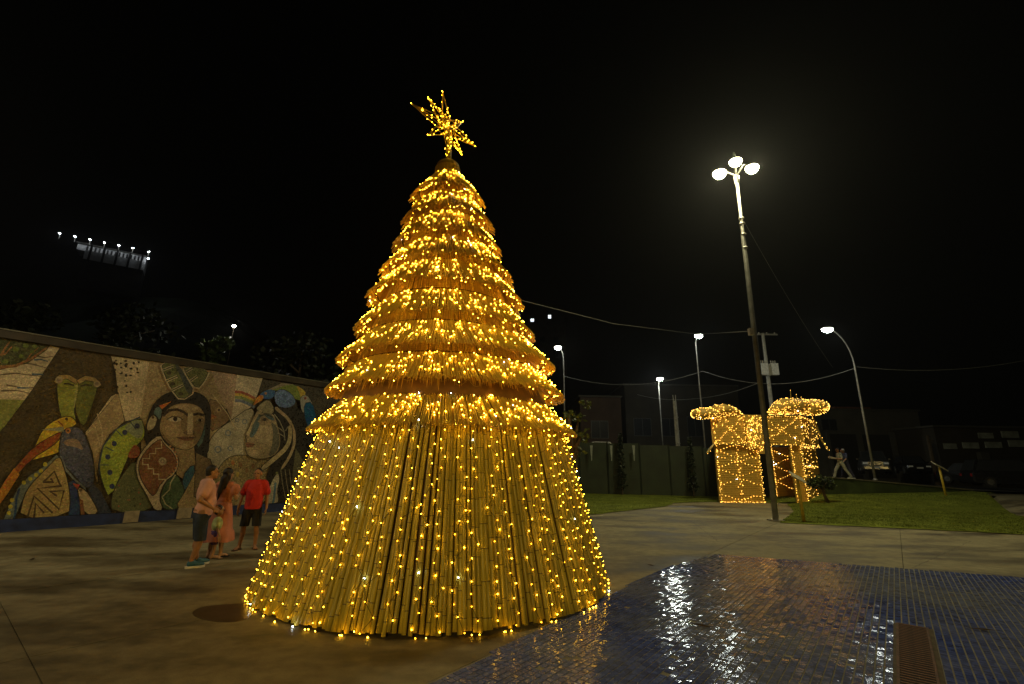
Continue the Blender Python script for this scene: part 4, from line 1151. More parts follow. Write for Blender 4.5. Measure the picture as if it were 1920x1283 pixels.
for (px, py, Y) in ((1349, 325, 16.75), (1379, 303, 17.9), (1410, 315, 17.15)):
    hc = aty(px, py, Y)
    mb = MB(); mid = (PT + hc) / 2; mid.z = max(PT.z, hc.z) + .12
    mb.tube([PT + Vector((0, 0, .02)), mid, hc + Vector((0, 0, .13))], .035, 8); mb.build('arm', M['steel'], mast, True)
    head('lamp_head', hc, .27, .27, .22, M['lens'], mast)
bx = aty(1406, 624, PB.y)
mb = MB(); mb.box(bx + Vector((-.02, -.12, 0)), (.16, .16, .26)); mb.build('junction_box', M['white_box'], mast)
for py in (410, 420, 440, 465):
    c = PB.lerp(PT, (977 - py) / 645.0); mb = MB(); c = aty(1390 + (py - 410) * .125, py, PB.y)
    mb.lathe(c, [(.105, -.03), (.12, 0), (.105, .03)], 10); mb.build('clamp', M['steel'], mast)

def street_lamp(base, px_head, Y, label, curve=None, rad=.07, hs=(.33, .27, .22), group='street lamps along the road', lens='lens_small'):
    b = Vector(base); hd = aty(px_head[0], px_head[1], Y)
    t = thing('street_lamp', label, 'street lamp', b, 0, group)
    dx = hd.x - b.x
    zt = hd.z - max(.5, abs(dx) * .9) if curve is None else curve
    dy = hd.y - b.y
    pts = [b, b + Vector((0, 0, (zt - b.z) * .5)), Vector((b.x, b.y, zt))]
    for k in range(1, 8):
        s = k / 7; pts.append(Vector((b.x + dx * (1 - math.cos(s * PI / 2)), b.y + dy * (1 - math.cos(s * PI / 2)), zt + (hd.z + .06 - zt) * math.sin(s * PI / 2))))
    rr_ = [rad, rad * .9, rad * .75] + [rad * .65 - .02 * k / 7 * rad for k in range(7)]
    mb = MB(); mb.tube(pts, rr_, 9); mb.build('pole', M['steel'], t, True)
    head('lamp_head', hd, hs[0], hs[1], hs[2], M[lens], t)
    mb = MB(); mb.lathe(b, [(rad * 1.7, 0), (rad * 1.7, .05), (rad * 1.1, .1)], 10); mb.build('base_collar', M['steel'], t)
    return t
rl = aty(1641, 899, 27.9)
street_lamp((rl.x, rl.y, rl.z - .05), (1551, 617), 26.9, 'curved street lamp on the low green wall, right of the walking men', 8.0)
street_lamp((14.3, 34.5, 0), (1310, 629), 33.6, 'thin street lamp behind the left bow of the gift box', 10.9, .06, (.3, .26, .24))
street_lamp((4.4, 38, 0), (1046, 651), 37.6, 'thin street lamp behind the green fence beside the tree', 10.3, .06, (.3, .26, .24))
street_lamp((16.55, 51.0, 0), (1237, 710), 50, 'most distant street lamp shining above the beige house', 10.4, .07, (.36, .30, .26), lens='lens_road')

up = aty(1272, 845, 34.3)
t = thing('utility_pole', 'pale concrete utility pole standing behind the green fence', 'utility pole', (up.x, up.y, 0))
top = aty(1264, 752, 34.3)
mb = MB(); mb.tube([(up.x, up.y, 0), (up.x, up.y, top.z)], [.19, .13], 4); mb.build('pole', M['utility'], t)
for z in (3.4, 4.3, 5.3): 
    mb = MB(); mb.box((up.x, up.y - .15, z), (.28, .05, .05)); mb.build('band', M['steel_dark'], t)
for s in (-1, 1):
    mb = MB(); mb.tube([(up.x + s * .07, up.y, top.z - .1), (up.x + s * .1, up.y, top.z + .45)], .03, 5); mb.build('prong', M['utility'], t)
tb = aty(1447, 775, 33.5)
t = thing('transformer_pole', 'concrete pole carrying a white transformer above the gift box', 'utility pole', (tb.x, tb.y, 0))
tt = aty(1430, 625, 33.5)
mb = MB(); mb.tube([(tb.x, tb.y, 0), (tt.x, tt.y, tt.z)], [.19, .11], 8); mb.build('pole', M['utility'], t, True)
c1 = aty(1441, 694, 33.3)
for dx in (-.42, .34):
    mb = MB(); mb.box((c1.x + dx, c1.y - .1, c1.z), (.5, .4, .82)); mb.box((c1.x + dx, c1.y - .1, c1.z + .43), (.54, .44, .05)); o = mb.build('transformer_tank', M['white_box'], t)
    for k in range(3):
        mb = MB(); q = (c1.x + dx - .15 + k * .15, c1.y - .1); mb.lathe((q[0], q[1], c1.z + .45), [(.04, 0), (.06, .06), (.03, .1), (.055, .16), (.02, .25)], 7); mb.build('insulator', M['utility'], o)
mb = MB(); mb.box((tt.x, tt.y, tt.z - .1), (2.2, .1, .12)); mb.build('crossarm', M['steel_dark'], t)
for k in range(4):
    mb = MB(); mb.lathe((tt.x - .9 + k * .6, tt.y, tt.z - .04), [(.03, 0), (.06, .06), (.03, .12)], 7); mb.build('insulator', M['utility'], t)
def wire(pts, label, r=.018, sag=0.0, n=14):
    P = []
    for i in range(len(pts) - 1):
        a, b = Vector(pts[i]), Vector(pts[i + 1])
        for k in range(n):
            s = k / n; p = a.lerp(b, s); p.z -= 4 * sag * s * (1 - s); P.append(p)
    P.append(Vector(pts[-1]))
    mb = MB(); mb.tube(P, r, 4); return tag(mb.build('cable', M['cable']), label, 'cable', 'overhead cables')
wire([aty(905, 530, 19), aty(980, 564, 19.5), aty(1150, 607, 25), aty(1310, 627, 33), aty(1408, 621, 17.1)][:5], 'pale cable from behind the tree to the three-headed mast', .014, .0)
wire([aty(1056, 705, 38), aty(1318, 696, 34.5)], 'cable sagging between two thin street lamps left of the gift box', .02, .9)
wire([aty(1318, 696, 34.5), aty(1604, 690, 27.9)], 'cable from thin street lamp to curved street lamp above the gift box', .016, 1.0)
wire([aty(1606, 688, 27.9), aty(1960, 668, 27)], 'cable running from the curved street lamp out to the right', .012, .5)
wire([aty(1395, 415, PB.y), aty(1562, 690, 27.0)], 'steep cable dropping rightwards from the top of the mast', .008, .3)
wire([aty(1195, 740, 44), aty(1300, 748, 40), aty(1430, 715, 33.6)], 'low cable crossing in front of the beige house', .02, .25)

# ================================================================== FENCE, LOW WALL, TERRACE
fpts = [(-9.0, 34.0), (1.5, 32.05), (4.6, 31.45), (6.4, 31.1), (8.4, 30.7), (10.2, 30.35), (12.2, 29.95), (14.2, 29.5), (16.2, 29.1), (18.35, 28.6)]
fz = [3.3, 3.3, 3.25, 3.2, 3.1, 3.05, 2.95, 2.85, 2.65, 2.45]
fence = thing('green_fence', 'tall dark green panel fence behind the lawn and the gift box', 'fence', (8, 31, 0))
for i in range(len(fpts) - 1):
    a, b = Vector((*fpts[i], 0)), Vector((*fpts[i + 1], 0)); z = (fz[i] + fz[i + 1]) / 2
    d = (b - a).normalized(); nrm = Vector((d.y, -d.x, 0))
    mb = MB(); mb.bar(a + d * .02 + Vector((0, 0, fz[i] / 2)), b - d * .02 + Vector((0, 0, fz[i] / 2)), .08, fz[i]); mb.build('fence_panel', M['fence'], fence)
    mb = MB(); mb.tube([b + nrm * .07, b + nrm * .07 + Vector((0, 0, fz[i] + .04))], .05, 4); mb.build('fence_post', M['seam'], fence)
for px in (1072, 1108, 1145, 1187):
    p = aty(px, 836, 31.0 - (px - 1072) * .006); u_ = Vector((0, 0, 1))
    mb = MB(); q = p + Vector((0, -.14, 0))
    mb.add([q + Vector((-.09, 0, .02)), q + Vector((.09, 0, .02)), q + Vector((.02, 0, -.95)), q + Vector((-.02, 0, -.95)), q + Vector((-.09, .06, .02)), q + Vector((.09, .06, .02)), q + Vector((.02, .06, -.95)), q + Vector((-.02, .06, -.95))], [(0, 3, 2, 1), (4, 5, 6, 7), (0, 1, 5, 4), (1, 2, 6, 5), (2, 3, 7, 6), (3, 0, 4, 7)])
    mb.build('pale_bracket', M['fence_post'], fence)
# low retaining wall with coping, sloping down to the right
lw = thing('retaining_wall', 'low dark green retaining wall with pale coping sloping down right of the gift box', 'wall', (17.9, 27, 0))
LWP = [(17.9, 27.05, 1.34), (20.4, 27.5, 1.2), (23.0, 28.0, 1.02), (25.5, 28.5, .85), (28.0, 29.0, .68)]
for i in range(len(LWP) - 1):
    a, b = LWP[i], LWP[i + 1]
    mb = MB(); vs = []
    for (x, y, z) in (a, b):
        vs += [(x + .001, y, -.3), (x, y, z - .06), (x + .02, y + .25, z - .06), (x + .02, y + .25, -.3)]
    mb.add(vs, [(0, 4, 5, 1), (1, 5, 6, 2), (2, 6, 7, 3), (0, 1, 2, 3), (7, 6, 5, 4)]); mb.build('wall_section', M['lowwall'], lw)
    mb = MB(); vs = []
    for (x, y, z) in (a, b):
        vs += [(x, y - .05, z - .058), (x, y - .05, z), (x + .02, y + .45, z), (x + .02, y + .45, z - .058)]
    mb.add(vs, [(0, 4, 5, 1), (1, 5, 6, 2), (2, 6, 7, 3), (0, 1, 2, 3), (7, 6, 5, 4), (3, 7, 4, 0)]); mb.build('coping', M['coping'], lw)
mb = MB()
vs = []
for (x, y, z) in LWP + [(45, 32.0, .3), (80, 36, .1)]:
    vs += [(x, y + .3, z - .05), (x + 2, y + 8, z - .02), (x + 12, y + 60, z + .2)]
mb.add(vs, [(i * 3 + j, i * 3 + 3 + j, i * 3 + 4 + j, i * 3 + 1 + j) for i in range(len(LWP) + 1) for j in range(2)])
structure(mb.build('road', M['asphalt']))
mb = MB(); vs = [gnd(1852, 944), gnd(1885, 958), gnd(1908, 968), Vector((20.0, 16.2, 0)), Vector((30, 18, 0)), Vector((60, 40, .2)), Vector((36.0, 31.0, .3)), Vector((28.2, 29.3, .42)), Vector((27.5, 27.2, .36))]
mb.add([v + Vector((0, 0, .03)) for v in vs], [tuple(range(len(vs)))])
structure(mb.build('path', M['concrete']))

# bench and thin cypresses by the fence
bp_ = gnd(1268, 926)
bench = thing('bench', 'dark bench on the lawn against the green fence', 'bench', (bp_.x, bp_.y - .6, .02))
def lb(name, c, s, m, par=None):
    mb = MB(); mb.box(c, s); return mb.build(name, m, par or bench, local=True)
lb('seat', (0, 0, .45), (1.5, .4, .06), M['car_black']); lb('backrest', (0, .2, .75), (1.5, .05, .3), M['car_black'])
for x in (-.65, .65): lb('leg', (x, 0, .21), (.07, .38, .42), M['car_black'])
def leaf_cloud(mb, c, rad, n, size, r, shell=.35, zs=1.0):
    for k in range(n):
        v = Vector((r.gauss(0, 1), r.gauss(0, 1), r.gauss(0, 1))).normalized() * (shell + (1 - shell) * r.random()) ** .6
        p = Vector(c) + Vector((v.x * rad[0], v.y * rad[1], v.z * rad[2]))
        d = Vector((r.gauss(0, 1), r.gauss(0, 1), r.gauss(0, .7))).normalized(); s = d.cross(Vector((r.gauss(0, 1), r.gauss(0, 1), r.gauss(0, 1)))).normalized()
        L = size * r.uniform(.6, 1.4); wd = L * .32
        mb.add([p, p + d * L * .5 + s * wd, p + d * L, p + d * L * .5 - s * wd], [(0, 1, 2, 3)], 0 if r.random() < .65 else 1)
rc = random.Random(50)
for px, Yd, h, lab in ((1166, 30.3, 3.75, 'thin dark cypress against the fence nearer the bamboo tree'), (1299, 29.3, 3.45, 'thin dark cypress against the fence beside the gift box')):
    b = aty(px, 900, Yd); t = thing('cypress', lab, 'tree', (b.x, b.y, .02), 0, 'thin cypresses along the green fence')
    mb = MB(); mb.tube([(b.x, b.y, 0), (b.x, b.y, h * .8)], [.05, .015], 6); mb.build('trunk', M['bark'], t)
    mb = MB()
    for k in range(14):
        z = .5 + (h - .6) * k / 13; leaf_cloud(mb, (b.x, b.y, z), (.30 * (1 - k / 15) + .02,) * 2 + (.22,), 70, .14, rc)
    mb.build('crown', [M['leaf_dark'], M['leaf_dark']], t)

# ball shrub with a leaning trunk beside the gift
sh = gnd(1549, 944); shc = aty(1540, 908, 24.2)
t = thing('topiary_tree', 'small ball-shaped topiary tree on a leaning trunk beside the gift box', 'tree', (sh.x - .8, 24.3, lawn_z(sh.x - .8, 24.3)))
b0 = Vector((sh.x - .8, 24.3, lawn_z(sh.x - .8, 24.3)))
mb = MB(); mb.tube([b0, b0 + Vector((-.12, 0, .35)), b0 + Vector((-.16, 0, .7)), shc + Vector((0, 0, -.15))], [.09, .07, .06, .05], 8)
for k in range(4):
    a = k * 1.6; mb.tube([shc + Vector((0, 0, -.25)), shc + Vector((.35 * math.cos(a), .35 * math.sin(a), .08))], [.035, .015], 5)
mb.build('trunk', M['bark'], t, True)
mb = MB()
for c, rd_ in (((-.28, 0, .02), .38), ((.2, .05, .12), .40), ((.42, 0, -.08), .26), ((-.05, -.1, .22), .3), ((-.5, 0, .05), .22)):
    leaf_cloud(mb, shc + Vector(c), (rd_, rd_, rd_ * .75), 420, .085, rc)
mb.build('crown', [M['leaf_dark'], M['leaf_mid']], t)

# yellow sign posts with tilted plates
def sign_post(base, h, lab, tilt, wd, ang):
    b = Vector(base); t = thing('sign_post', lab, 'sign', b, 0, 'yellow posts on the lawn')
    mb = MB(); mb.tube([b, b + Vector((-.03, 0, h))], [.055, .05], 8); mb.build('post', M['yellow'], t, True)
    mb = MB(); R = Matrix.Rotation(ang, 3, 'Y') @ Matrix.Rotation(tilt, 3, 'X'); mb.box(b + Vector((-.02, -.03, h + .03)), (wd, .42, .035), R); mb.build('plate', M['plate'], t)
yb = gnd(1511, 980); sign_post((yb.x, yb.y + .1, .02), 1.42, 'yellow post with a tilted pale plate in front of the gift box', .5, .52, .5)
yb2 = aty(1774, 932, 26.0); sign_post((yb2.x, 26.0, lawn_z(yb2.x, 26.0)), 1.50, 'yellow post with a tilted pale plate alone on the right lawn', .5, .70, .5)
mb = MB(); q = gnd(1739, 938, .25); mb.ball(q, (.07, .07, .06), 8, 5); tag(mb.build('lawn_ball', M['sole'], None, True), 'small white ball lying on the right lawn', 'ball')

# ================================================================== PEOPLE
def remesh(name, prims, voxel, mats, parent, loc=(0, 0, 0), cut=None, ratio=.45, it=6):
    """prims: capsules (p0,p1,r0,r1) and ellipsoids ('e',c,(rx,ry,rz)[,rot]) fused into one closed skin"""
    mb = MB()
    for p in prims:
        if p[0] == 'e':
            mb.ball(p[1], p[2], 14, 10, 0, p[3] if len(p) > 3 else None)
        else:
            a, b, r0, r1 = Vector(p[0]), Vector(p[1]), p[2], p[3]
            d = (b - a); L = d.length; d.normalize()
            pts = [a - d * r0 * .98, a - d * r0 * .8, a - d * r0 * .4, a, b, b + d * r1 * .4, b + d * r1 * .8, b + d * r1 * .98]
            rr_ = [r0 * .2, r0 * .6, r0 * .917, r0, r1, r1 * .917, r1 * .6, r1 * .2]
            mb.tube(pts, rr_, 12)
    me = mb.mesh(name, mats)
    o = bpy.data.objects.new(name, me); C.objects.link(o)
    m = o.modifiers.new('r', 'REMESH'); m.mode = 'VOXEL'; m.voxel_size = voxel
    m = o.modifiers.new('s', 'SMOOTH'); m.factor = .5; m.iterations = it
    if ratio < 1: m = o.modifiers.new('d', 'DECIMATE'); m.ratio = ratio
    dg = bpy.context.evaluated_depsgraph_get()
    me2 = bpy.data.meshes.new_from_object(o.evaluated_get(dg), depsgraph=dg)
    o.modifiers.clear(); o.data = me2; bpy.data.meshes.remove(me)
    if cut:
        bm = bmesh.new(); bm.from_mesh(me2)
        for co, no in cut:
            r = bmesh.ops.bisect_plane(bm, geom=bm.verts[:] + bm.edges[:] + bm.faces[:], plane_co=co, plane_no=no, clear_outer=True)
        bm.to_mesh(me2); bm.free()
    me2.materials.clear()
    for mm in (mats if isinstance(mats, (list, tuple)) else [mats]): me2.materials.append(mm)
    me2.polygons.foreach_set('use_smooth', [True] * len(me2.polygons))
    o.parent = parent
    return o
def hand(w_, d, palm_n, curl=.5, s=1.0):
    """palm and five fingers from the wrist w_, pointing along d, palm facing palm_n"""
    d = Vector(d).normalized(); pn = Vector(palm_n); pn = (pn - d * pn.dot(d)).normalized(); sd = d.cross(pn)
    out = []
    pc = Vector(w_) + d * .05 * s
    for k in (-1.5, -.5, .5, 1.5): out.append((Vector(w_) + d * .015 * s + sd * k * .011 * s, pc + d * .04 * s + sd * k * .02 * s, .014 * s, .013 * s))
    for k, L in ((-1.5, .062), (-.5, .078), (.5, .074), (1.5, .056)):
        b0 = pc + d * .04 * s + sd * k * .0205 * s
        d1 = (d + pn * curl * .6).normalized(); m1 = b0 + d1 * L * .55 * s
        d2 = (d + pn * curl * 1.9).normalized(); m2 = m1 + d2 * L * .5 * s
        out += [(b0, m1, .0105 * s, .0095 * s), (m1, m2, .0095 * s, .008 * s)]
    t0 = Vector(w_) + d * .03 * s - sd * .03 * s; t1 = t0 + (d * .7 - sd * .7 + pn * .3).normalized() * .042 * s
    out += [(t0, t1, .013 * s, .011 * s), (t1, t1 + (d + pn * .5).normalized() * .03 * s, .011 * s, .009 * s)]
    return out
def headprims(hc, yaw=0.0, s=1.0):
    R = Matrix.Rotation(yaw, 3, 'Z'); hc = Vector(hc)
    P = [('e', hc + R @ Vector((0, -.012, .028)) * s, (.076 * s, .095 * s, .092 * s), R), ('e', hc + R @ Vector((0, .018, -.045)) * s, (.058 * s, .072 * s, .075 * s), R),
         ('e', hc + R @ Vector((0, .062, -.085)) * s, (.03 * s, .028 * s, .026 * s), R),
         (hc + R @ Vector((0, .09, .005)) * s, hc + R @ Vector((0, .108, -.03)) * s, .011 * s, .016 * s)]
    for sx in (-1, 1):
        P.append(('e', hc + R @ Vector((sx * .08, -.005, -.01)) * s, (.012 * s, .022 * s, .034 * s), R))
        P.append(('e', hc + R @ Vector((sx * .035, .085, .028)) * s, (.026 * s, .012 * s, .009 * s), R))
    return P
def face_parts(t, hc, yaw, s, skinmat):
    R = Matrix.Rotation(yaw, 3, 'Z'); hc = Vector(hc)
    for sx in (-1, 1):
        mb = MB(); mb.ball(hc + R @ Vector((sx * .033, .088, .008)) * s, (.013 * s, .008 * s, .008 * s), 8, 5, 0, R); mb.build('eye', M['eye'], t, True, True)
    mb = MB(); mb.ball(hc + R @ Vector((0, .091, -.058)) * s, (.024 * s, .008 * s, .008 * s), 8, 5, 0, R); mb.build('mouth', M['lip'], t, True, True)
def shoe(t, ank, toe_d, m, sole, s=1.0, name='shoe'):
    d = Vector(toe_d).normalized(); sd = Vector((d.y, -d.x, 0)); a = Vector((ank[0], ank[1], 0))
    R = Matrix((sd, d, Vector((0, 0, 1)))).transposed()
    z0 = .036 * s
    o = remesh(name, [('e', a + d * .02 * s + Vector((0, 0, .07 * s)), (.048 * s, .075 * s, .06 * s), R), ('e', a + d * .10 * s + Vector((0, 0, .055 * s)), (.05 * s, .085 * s, .042 * s), R), ('e', a + d * .155 * s + Vector((0, 0, .05 * s)), (.048 * s, .06 * s, .032 * s), R)], .009, m, t, cut=[((0, 0, .02), (0, 0, -1))], it=3)
    mb = MB(); prof = [(-.07, .035), (-.045, .046), (.03, .045), (.09, .053), (.15, .052), (.20, .034), (.222, .0)]
    poly = [a + d * y * s + sd * x * s for y, x in prof] + [a + d * y * s - sd * x * s for y, x in prof[::-1][1:]]
    mb.prism([(p.x, p.y) for p in poly], 0.0, .032 * s); mb.build('sole', sole, o, False, True)
    return o
def sandal(t, ank, toe_d, m):
    d = Vector(toe_d).normalized(); sd = Vector((d.y, -d.x, 0)); a = Vector((ank[0], ank[1], 0)); mb = MB()
    prof = [(-.06, .03), (-.04, .04), (.03, .038), (.10, .046), (.16, .044), (.20, .03)]
    poly = [a + d * y + sd * x for y, x in prof] + [a + d * y - sd * x for y, x in prof[::-1]]
    mb.prism([(p.x, p.y) for p in poly], 0.0, .016)
    for s in (-1, 1): mb.tube([a + d * .13 + Vector((0, 0, .045)), a + d * .06 + sd * s * .04 + Vector((0, 0, .03))], .007, 5)
    return mb.build('sandal', m, t, False, True)
def footprims(ank, d):
    d = Vector(d).normalized(); a = Vector((ank[0], ank[1], 0)); sd = Vector((d.y, -d.x, 0))
    P = [(a + Vector((0, 0, .085)), a - d * .02 + Vector((0, 0, .045)), .036, .033), (a + Vector((0, 0, .06)), a + d * .12 + Vector((0, 0, .04)), .032, .026)]
    for k in range(5): P.append((a + d * .10 + sd * (k - 2) * .014 + Vector((0, 0, .032)), a + d * (.175 - .008 * k) + sd * (k - 2) * .016 + Vector((0, 0, .026)), .013, .011))
    return P
def V(*a): return Vector(a)

# --- man in the pink shirt: facing right (local +Y is his front), hand on belly
def person(name_label, loc, heading, group=None):
    t = thing('person', name_label, 'person', loc, heading, group)
    return t
p = gnd(372, 1064)
HEAD_R = -PI / 2 + .35          # local +Y turned to picture right and slightly away
t = person('man in pink T-shirt and denim shorts with hand on hip near the mural', (p.x - .14, p.y + .05, 0), -.8)
hc = V(0, .06, 1.575)
prims = headprims(hc, -.15) + [(V(0, .0, 1.40), V(0, .035, 1.52), .062, .055), (V(-.16, 0, 1.385), V(.16, 0, 1.385), .065, .065), ('e', V(0, .02, 1.2), (.17, .125, .24)), ('e', V(0, .06, 1.03), (.165, .14, .17)), ('e', V(0, 0, .92), (.16, .13, .12))]
# legs
for sx, ky, ay in ((1, .03, -.06), (-1, .05, .07)):
    prims += [(V(sx * .09, 0, .9), V(sx * .105, ky, .48), .09, .06), (V(sx * .105, ky, .48), V(sx * .11, ky - .03, .33), .058, .058), (V(sx * .11, ky - .03, .33), V(sx * .11, ay, .08), .055, .036)]
# right arm (near the camera): elbow back, hand at the belly side
el, wr = V(.30, -.13, 1.12), V(.25, .11, .97)
prims += [(V(.19, 0, 1.37), el, .056, .043), (el, wr, .042, .028)] + hand(wr, V(-.25, .8, -.45), V(-.8, -.2, -.2), .5)
el, wr = V(-.29, .02, 1.1), V(-.25, .2, .95)
prims += [(V(-.19, 0, 1.37), el, .056, .043), (el, wr, .042, .028)] + hand(wr, V(.3, .8, -.3), V(.8, -.2, 0), .5)
remesh('body', prims, .0085, M['skin'], t)
face_parts(t, hc, -.15, 1.0, None)
R = Matrix.Rotation(-.15, 3, 'Z')
remesh('hair', [('e', hc + R @ V(0, -.024, .045), (.083, .095, .088)), ('e', hc + R @ V(0, -.05, -.01), (.075, .06, .075))], .009, M['hair'], t)
remesh('shirt', [('e', V(0, .02, 1.22), (.195, .15, .25)), ('e', V(0, .055, 1.05), (.18, .15, .19)), ('e', V(0, .02, .9), (.18, .15, .2)), (V(-.165, 0, 1.385), V(.165, 0, 1.385), .082, .082), (V(.18, 0, 1.36), V(.255, -.07, 1.215), .082, .078), (V(-.18, 0, 1.36), V(-.25, .01, 1.2), .08, .078), (V(0, 0, 1.38), V(0, .02, 1.44), .075, .068)], .011, M['pink'], t, cut=[((0, 0, .845), (0, 0, -1))])
remesh('shorts', [('e', V(0, .01, .85), (.175, .15, .14))] + [q for sx, ky in ((1, .03), (-1, .05)) for q in [(V(sx * .09, .0, .82), V(sx * .105, ky, .40), .108, .093)]], .011, M['denim'], t, cut=[((0, 0, .43), (0, 0, -1))])
shoe(t, (.11, -.06), (.1, 1, 0), M['teal'], M['sole']); shoe(t, (-.11, .07), (-.15, 1, 0), M['teal'], M['sole'])

# --- woman in the salmon dress, seen from behind, long dark hair
p = gnd(408, 1047)
t = person('woman with long dark hair in a salmon dress between the two men', (p.x - .07, p.y, 0), -.1)
hc = V(0, .03, 1.53)
prims = headprims(hc, -.2, .96) + [(V(0, 0, 1.36), V(0, .02, 1.46), .05, .045), (V(-.14, 0, 1.335), V(.14, 0, 1.335), .055, .055), ('e', V(0, .01, 1.17), (.145, .105, .22)), ('e', V(0, 0, .93), (.165, .13, .16))]
for sx, ky, ay in ((1, .03, .05), (-1, .02, -.05)):
    prims += [(V(sx * .085, 0, .88), V(sx * .09, ky, .47), .085, .052), (V(sx * .09, ky, .47), V(sx * .088, ky - .025, .32), .05, .05), (V(sx * .088, ky - .025, .32), V(sx * .085, ay, .08), .048, .031)] + footprims((sx * .085, ay), (sx * .12, 1, 0))
for sx in (1, -1):
    el, wr = V(sx * .22, .05, 1.08), V(sx * .12, .26, 1.14)
    prims += [(V(sx * .165, 0, 1.32), el, .045, .036), (el, wr, .035, .024)] + hand(wr, V(-sx * .7, .5, .1), V(0, -.3, -.9), .6, .92)
remesh('body', prims, .0085, M['skin2'], t)
face_parts(t, hc, -.2, .96, None)
remesh('hair', [('e', hc + V(0, -.03, .035), (.088, .10, .09)), ('e', hc + V(.01, -.065, -.06), (.085, .06, .12)), (hc + V(.0, -.085, -.08), hc + V(-.03, -.115, -.33), .075, .06), (hc + V(-.03, -.115, -.33), hc + V(-.05, -.12, -.48), .05, .018), (hc + V(.03, -.09, -.1), hc + V(.05, -.11, -.3), .05, .02)], .009, M['hair'], t)
remesh('dress_top', [('e', V(0, .01, 1.18), (.165, .125, .2)), (V(-.13, 0, 1.33), V(.13, 0, 1.33), .066, .066), ('e', V(.2, .02, 1.24), (.085, .085, .11)), ('e', V(-.2, .02, 1.24), (.085, .085, .11)), ('e', V(0, .005, 1.04), (.148, .118, .12))], .011, M['salmon'], t, cut=[((0, 0, 1.0), (0, 0, -1))])
mb = MB(); n = 40; vs = []; prof = [(1.01, .150, .122), (.95, .168, .14), (.80, .20, .17), (.62, .225, .195), (.50, .24, .21), (.49, .262, .232), (.40, .285, .25), (.31, .30, .265)]
for z, rx, ry in prof:
    for k in range(n):
        a = 2 * PI * k / n; fl = 1 + .05 * (1.01 - z) * math.sin(a * 9 + .6 * math.sin(3 * a)) * 1.6
        vs.append((rx * fl * math.cos(a), ry * fl * math.sin(a) + .005, z + (.012 * math.sin(a * 4) if z < .35 else 0)))
mb.add(vs, [(i * n + k, i * n + (k + 1) % n, (i + 1) * n + (k + 1) % n, (i + 1) * n + k) for i in range(len(prof) - 1) for k in range(n)])
mb.build('dress_skirt', M['salmon'], t, True, True)
sandal(t, (.085, .05), (.12, 1, 0), M['black']); sandal(t, (-.085, -.05), (-.12, 1, 0), M['black'])

# --- man in the red shirt, facing the camera
p = gnd(472, 1030)
t = person('man in a red T-shirt and black shorts facing the camera before the mural', (p.x - .10, p.y, 0), PI + .3)
hc = V(0, .02, 1.515)
prims = headprims(hc, -.15, .97) + [(V(0, 0, 1.34), V(0, .012, 1.45), .056, .05), (V(-.15, 0, 1.325), V(.15, 0, 1.325), .058, .058), ('e', V(0, .01, 1.15), (.155, .11, .22)), ('e', V(0, 0, .9), (.15, .115, .13))]
for sx, ax_, ay in ((1, .15, .03), (-1, .13, -.03)):
    prims += [(V(sx * .085, 0, .86), V(sx * .12, .02, .46), .08, .054), (V(sx * .12, .02, .46), V(sx * .13, -.01, .31), .052, .052), (V(sx * .13, -.01, .31), V(sx * ax_, ay, .08), .049, .034)] + footprims((sx * ax_, ay), (sx * .35, 1, 0))
    el, wr = V(sx * .245, -.02, 1.05), V(sx * .27, .07, .82)
    prims += [(V(sx * .175, 0, 1.31), el, .048, .037), (el, wr, .036, .026)] + hand(wr, V(0, .15, -1), V(-sx, .1, 0), .45)
remesh('body', prims, .0085, M['skin'], t)
face_parts(t, hc, -.15, .97, None)
remesh('hair', [('e', hc + V(0, -.028, .055), (.08, .088, .075)), ('e', hc + V(0, -.055, .0), (.072, .05, .06))], .009, M['hair'], t)
remesh('shirt', [('e', V(0, .01, 1.15), (.178, .135, .26)), ('e', V(0, .015, 1.03), (.178, .138, .26)), ('e', V(0, .015, .90), (.176, .138, .26)), (V(-.15, 0, 1.325), V(.15, 0, 1.325), .074, .074), (V(.165, 0, 1.30), V(.225, -.012, 1.14), .076, .074), (V(-.165, 0, 1.30), V(-.225, -.012, 1.14), .076, .074), (V(0, 0, 1.32), V(0, .01, 1.375), .068, .06)], .011, M['red'], t, cut=[((0, 0, .80), (0, 0, -1))])
remesh('shorts', [('e', V(0, 0, .83), (.165, .13, .14))] + [(V(sx * .085, 0, .80), V(sx * .12, .02, .42), .10, .09) for sx in (1, -1)], .011, M['black'], t, cut=[((0, 0, .46), (0, 0, -1))])
sandal(t, (.15, .03), (.35, 1, 0), M['strap']); sandal(t, (-.13, -.03), (-.35, 1, 0), M['strap'])

# --- child half hidden between them
p = gnd(389, 1052)
t = person('small child in a lime top and purple shorts, half hidden behind the man in pink', (p.x, p.y + .1, 0), -.9)
hc = V(0, .01, .86)
prims = headprims(hc, 0, .88) + [(V(0, 0, .72), V(0, .008, .80), .04, .038), (V(-.09, 0, .71), V(.09, 0, .71), .038, .038), ('e', V(0, .01, .61), (.10, .08, .14)), ('e', V(0, 0, .47), (.095, .08, .09))]
for sx in (1, -1):
    prims += [(V(sx * .05, 0, .45), V(sx * .055, .015, .25), .05, .036), (V(sx * .055, .015, .25), V(sx * .055, 0, .06), .035, .024)] + [(q[0] * .62 if False else q[0], q[1], q[2] * .7, q[3] * .7) for q in footprims((sx * .055, 0), (sx * .1, .8, 0))]
    el, wr = V(sx * .14, 0, .55), V(sx * .15, .06, .43)
    prims += [(V(sx * .105, 0, .70), el, .03, .025), (el, wr, .024, .018)] + hand(wr, V(0, .1, -1), V(-sx, 0, 0), .4, .68)
remesh('body', prims, .0075, M['skin2'], t); face_parts(t, hc, 0, .88, None)
remesh('hair', [('e', hc + V(0, -.025, .04), (.074, .084, .078)), ('e', hc + V(0, -.045, -.01), (.065, .05, .06))], .009, M['hair'], t)
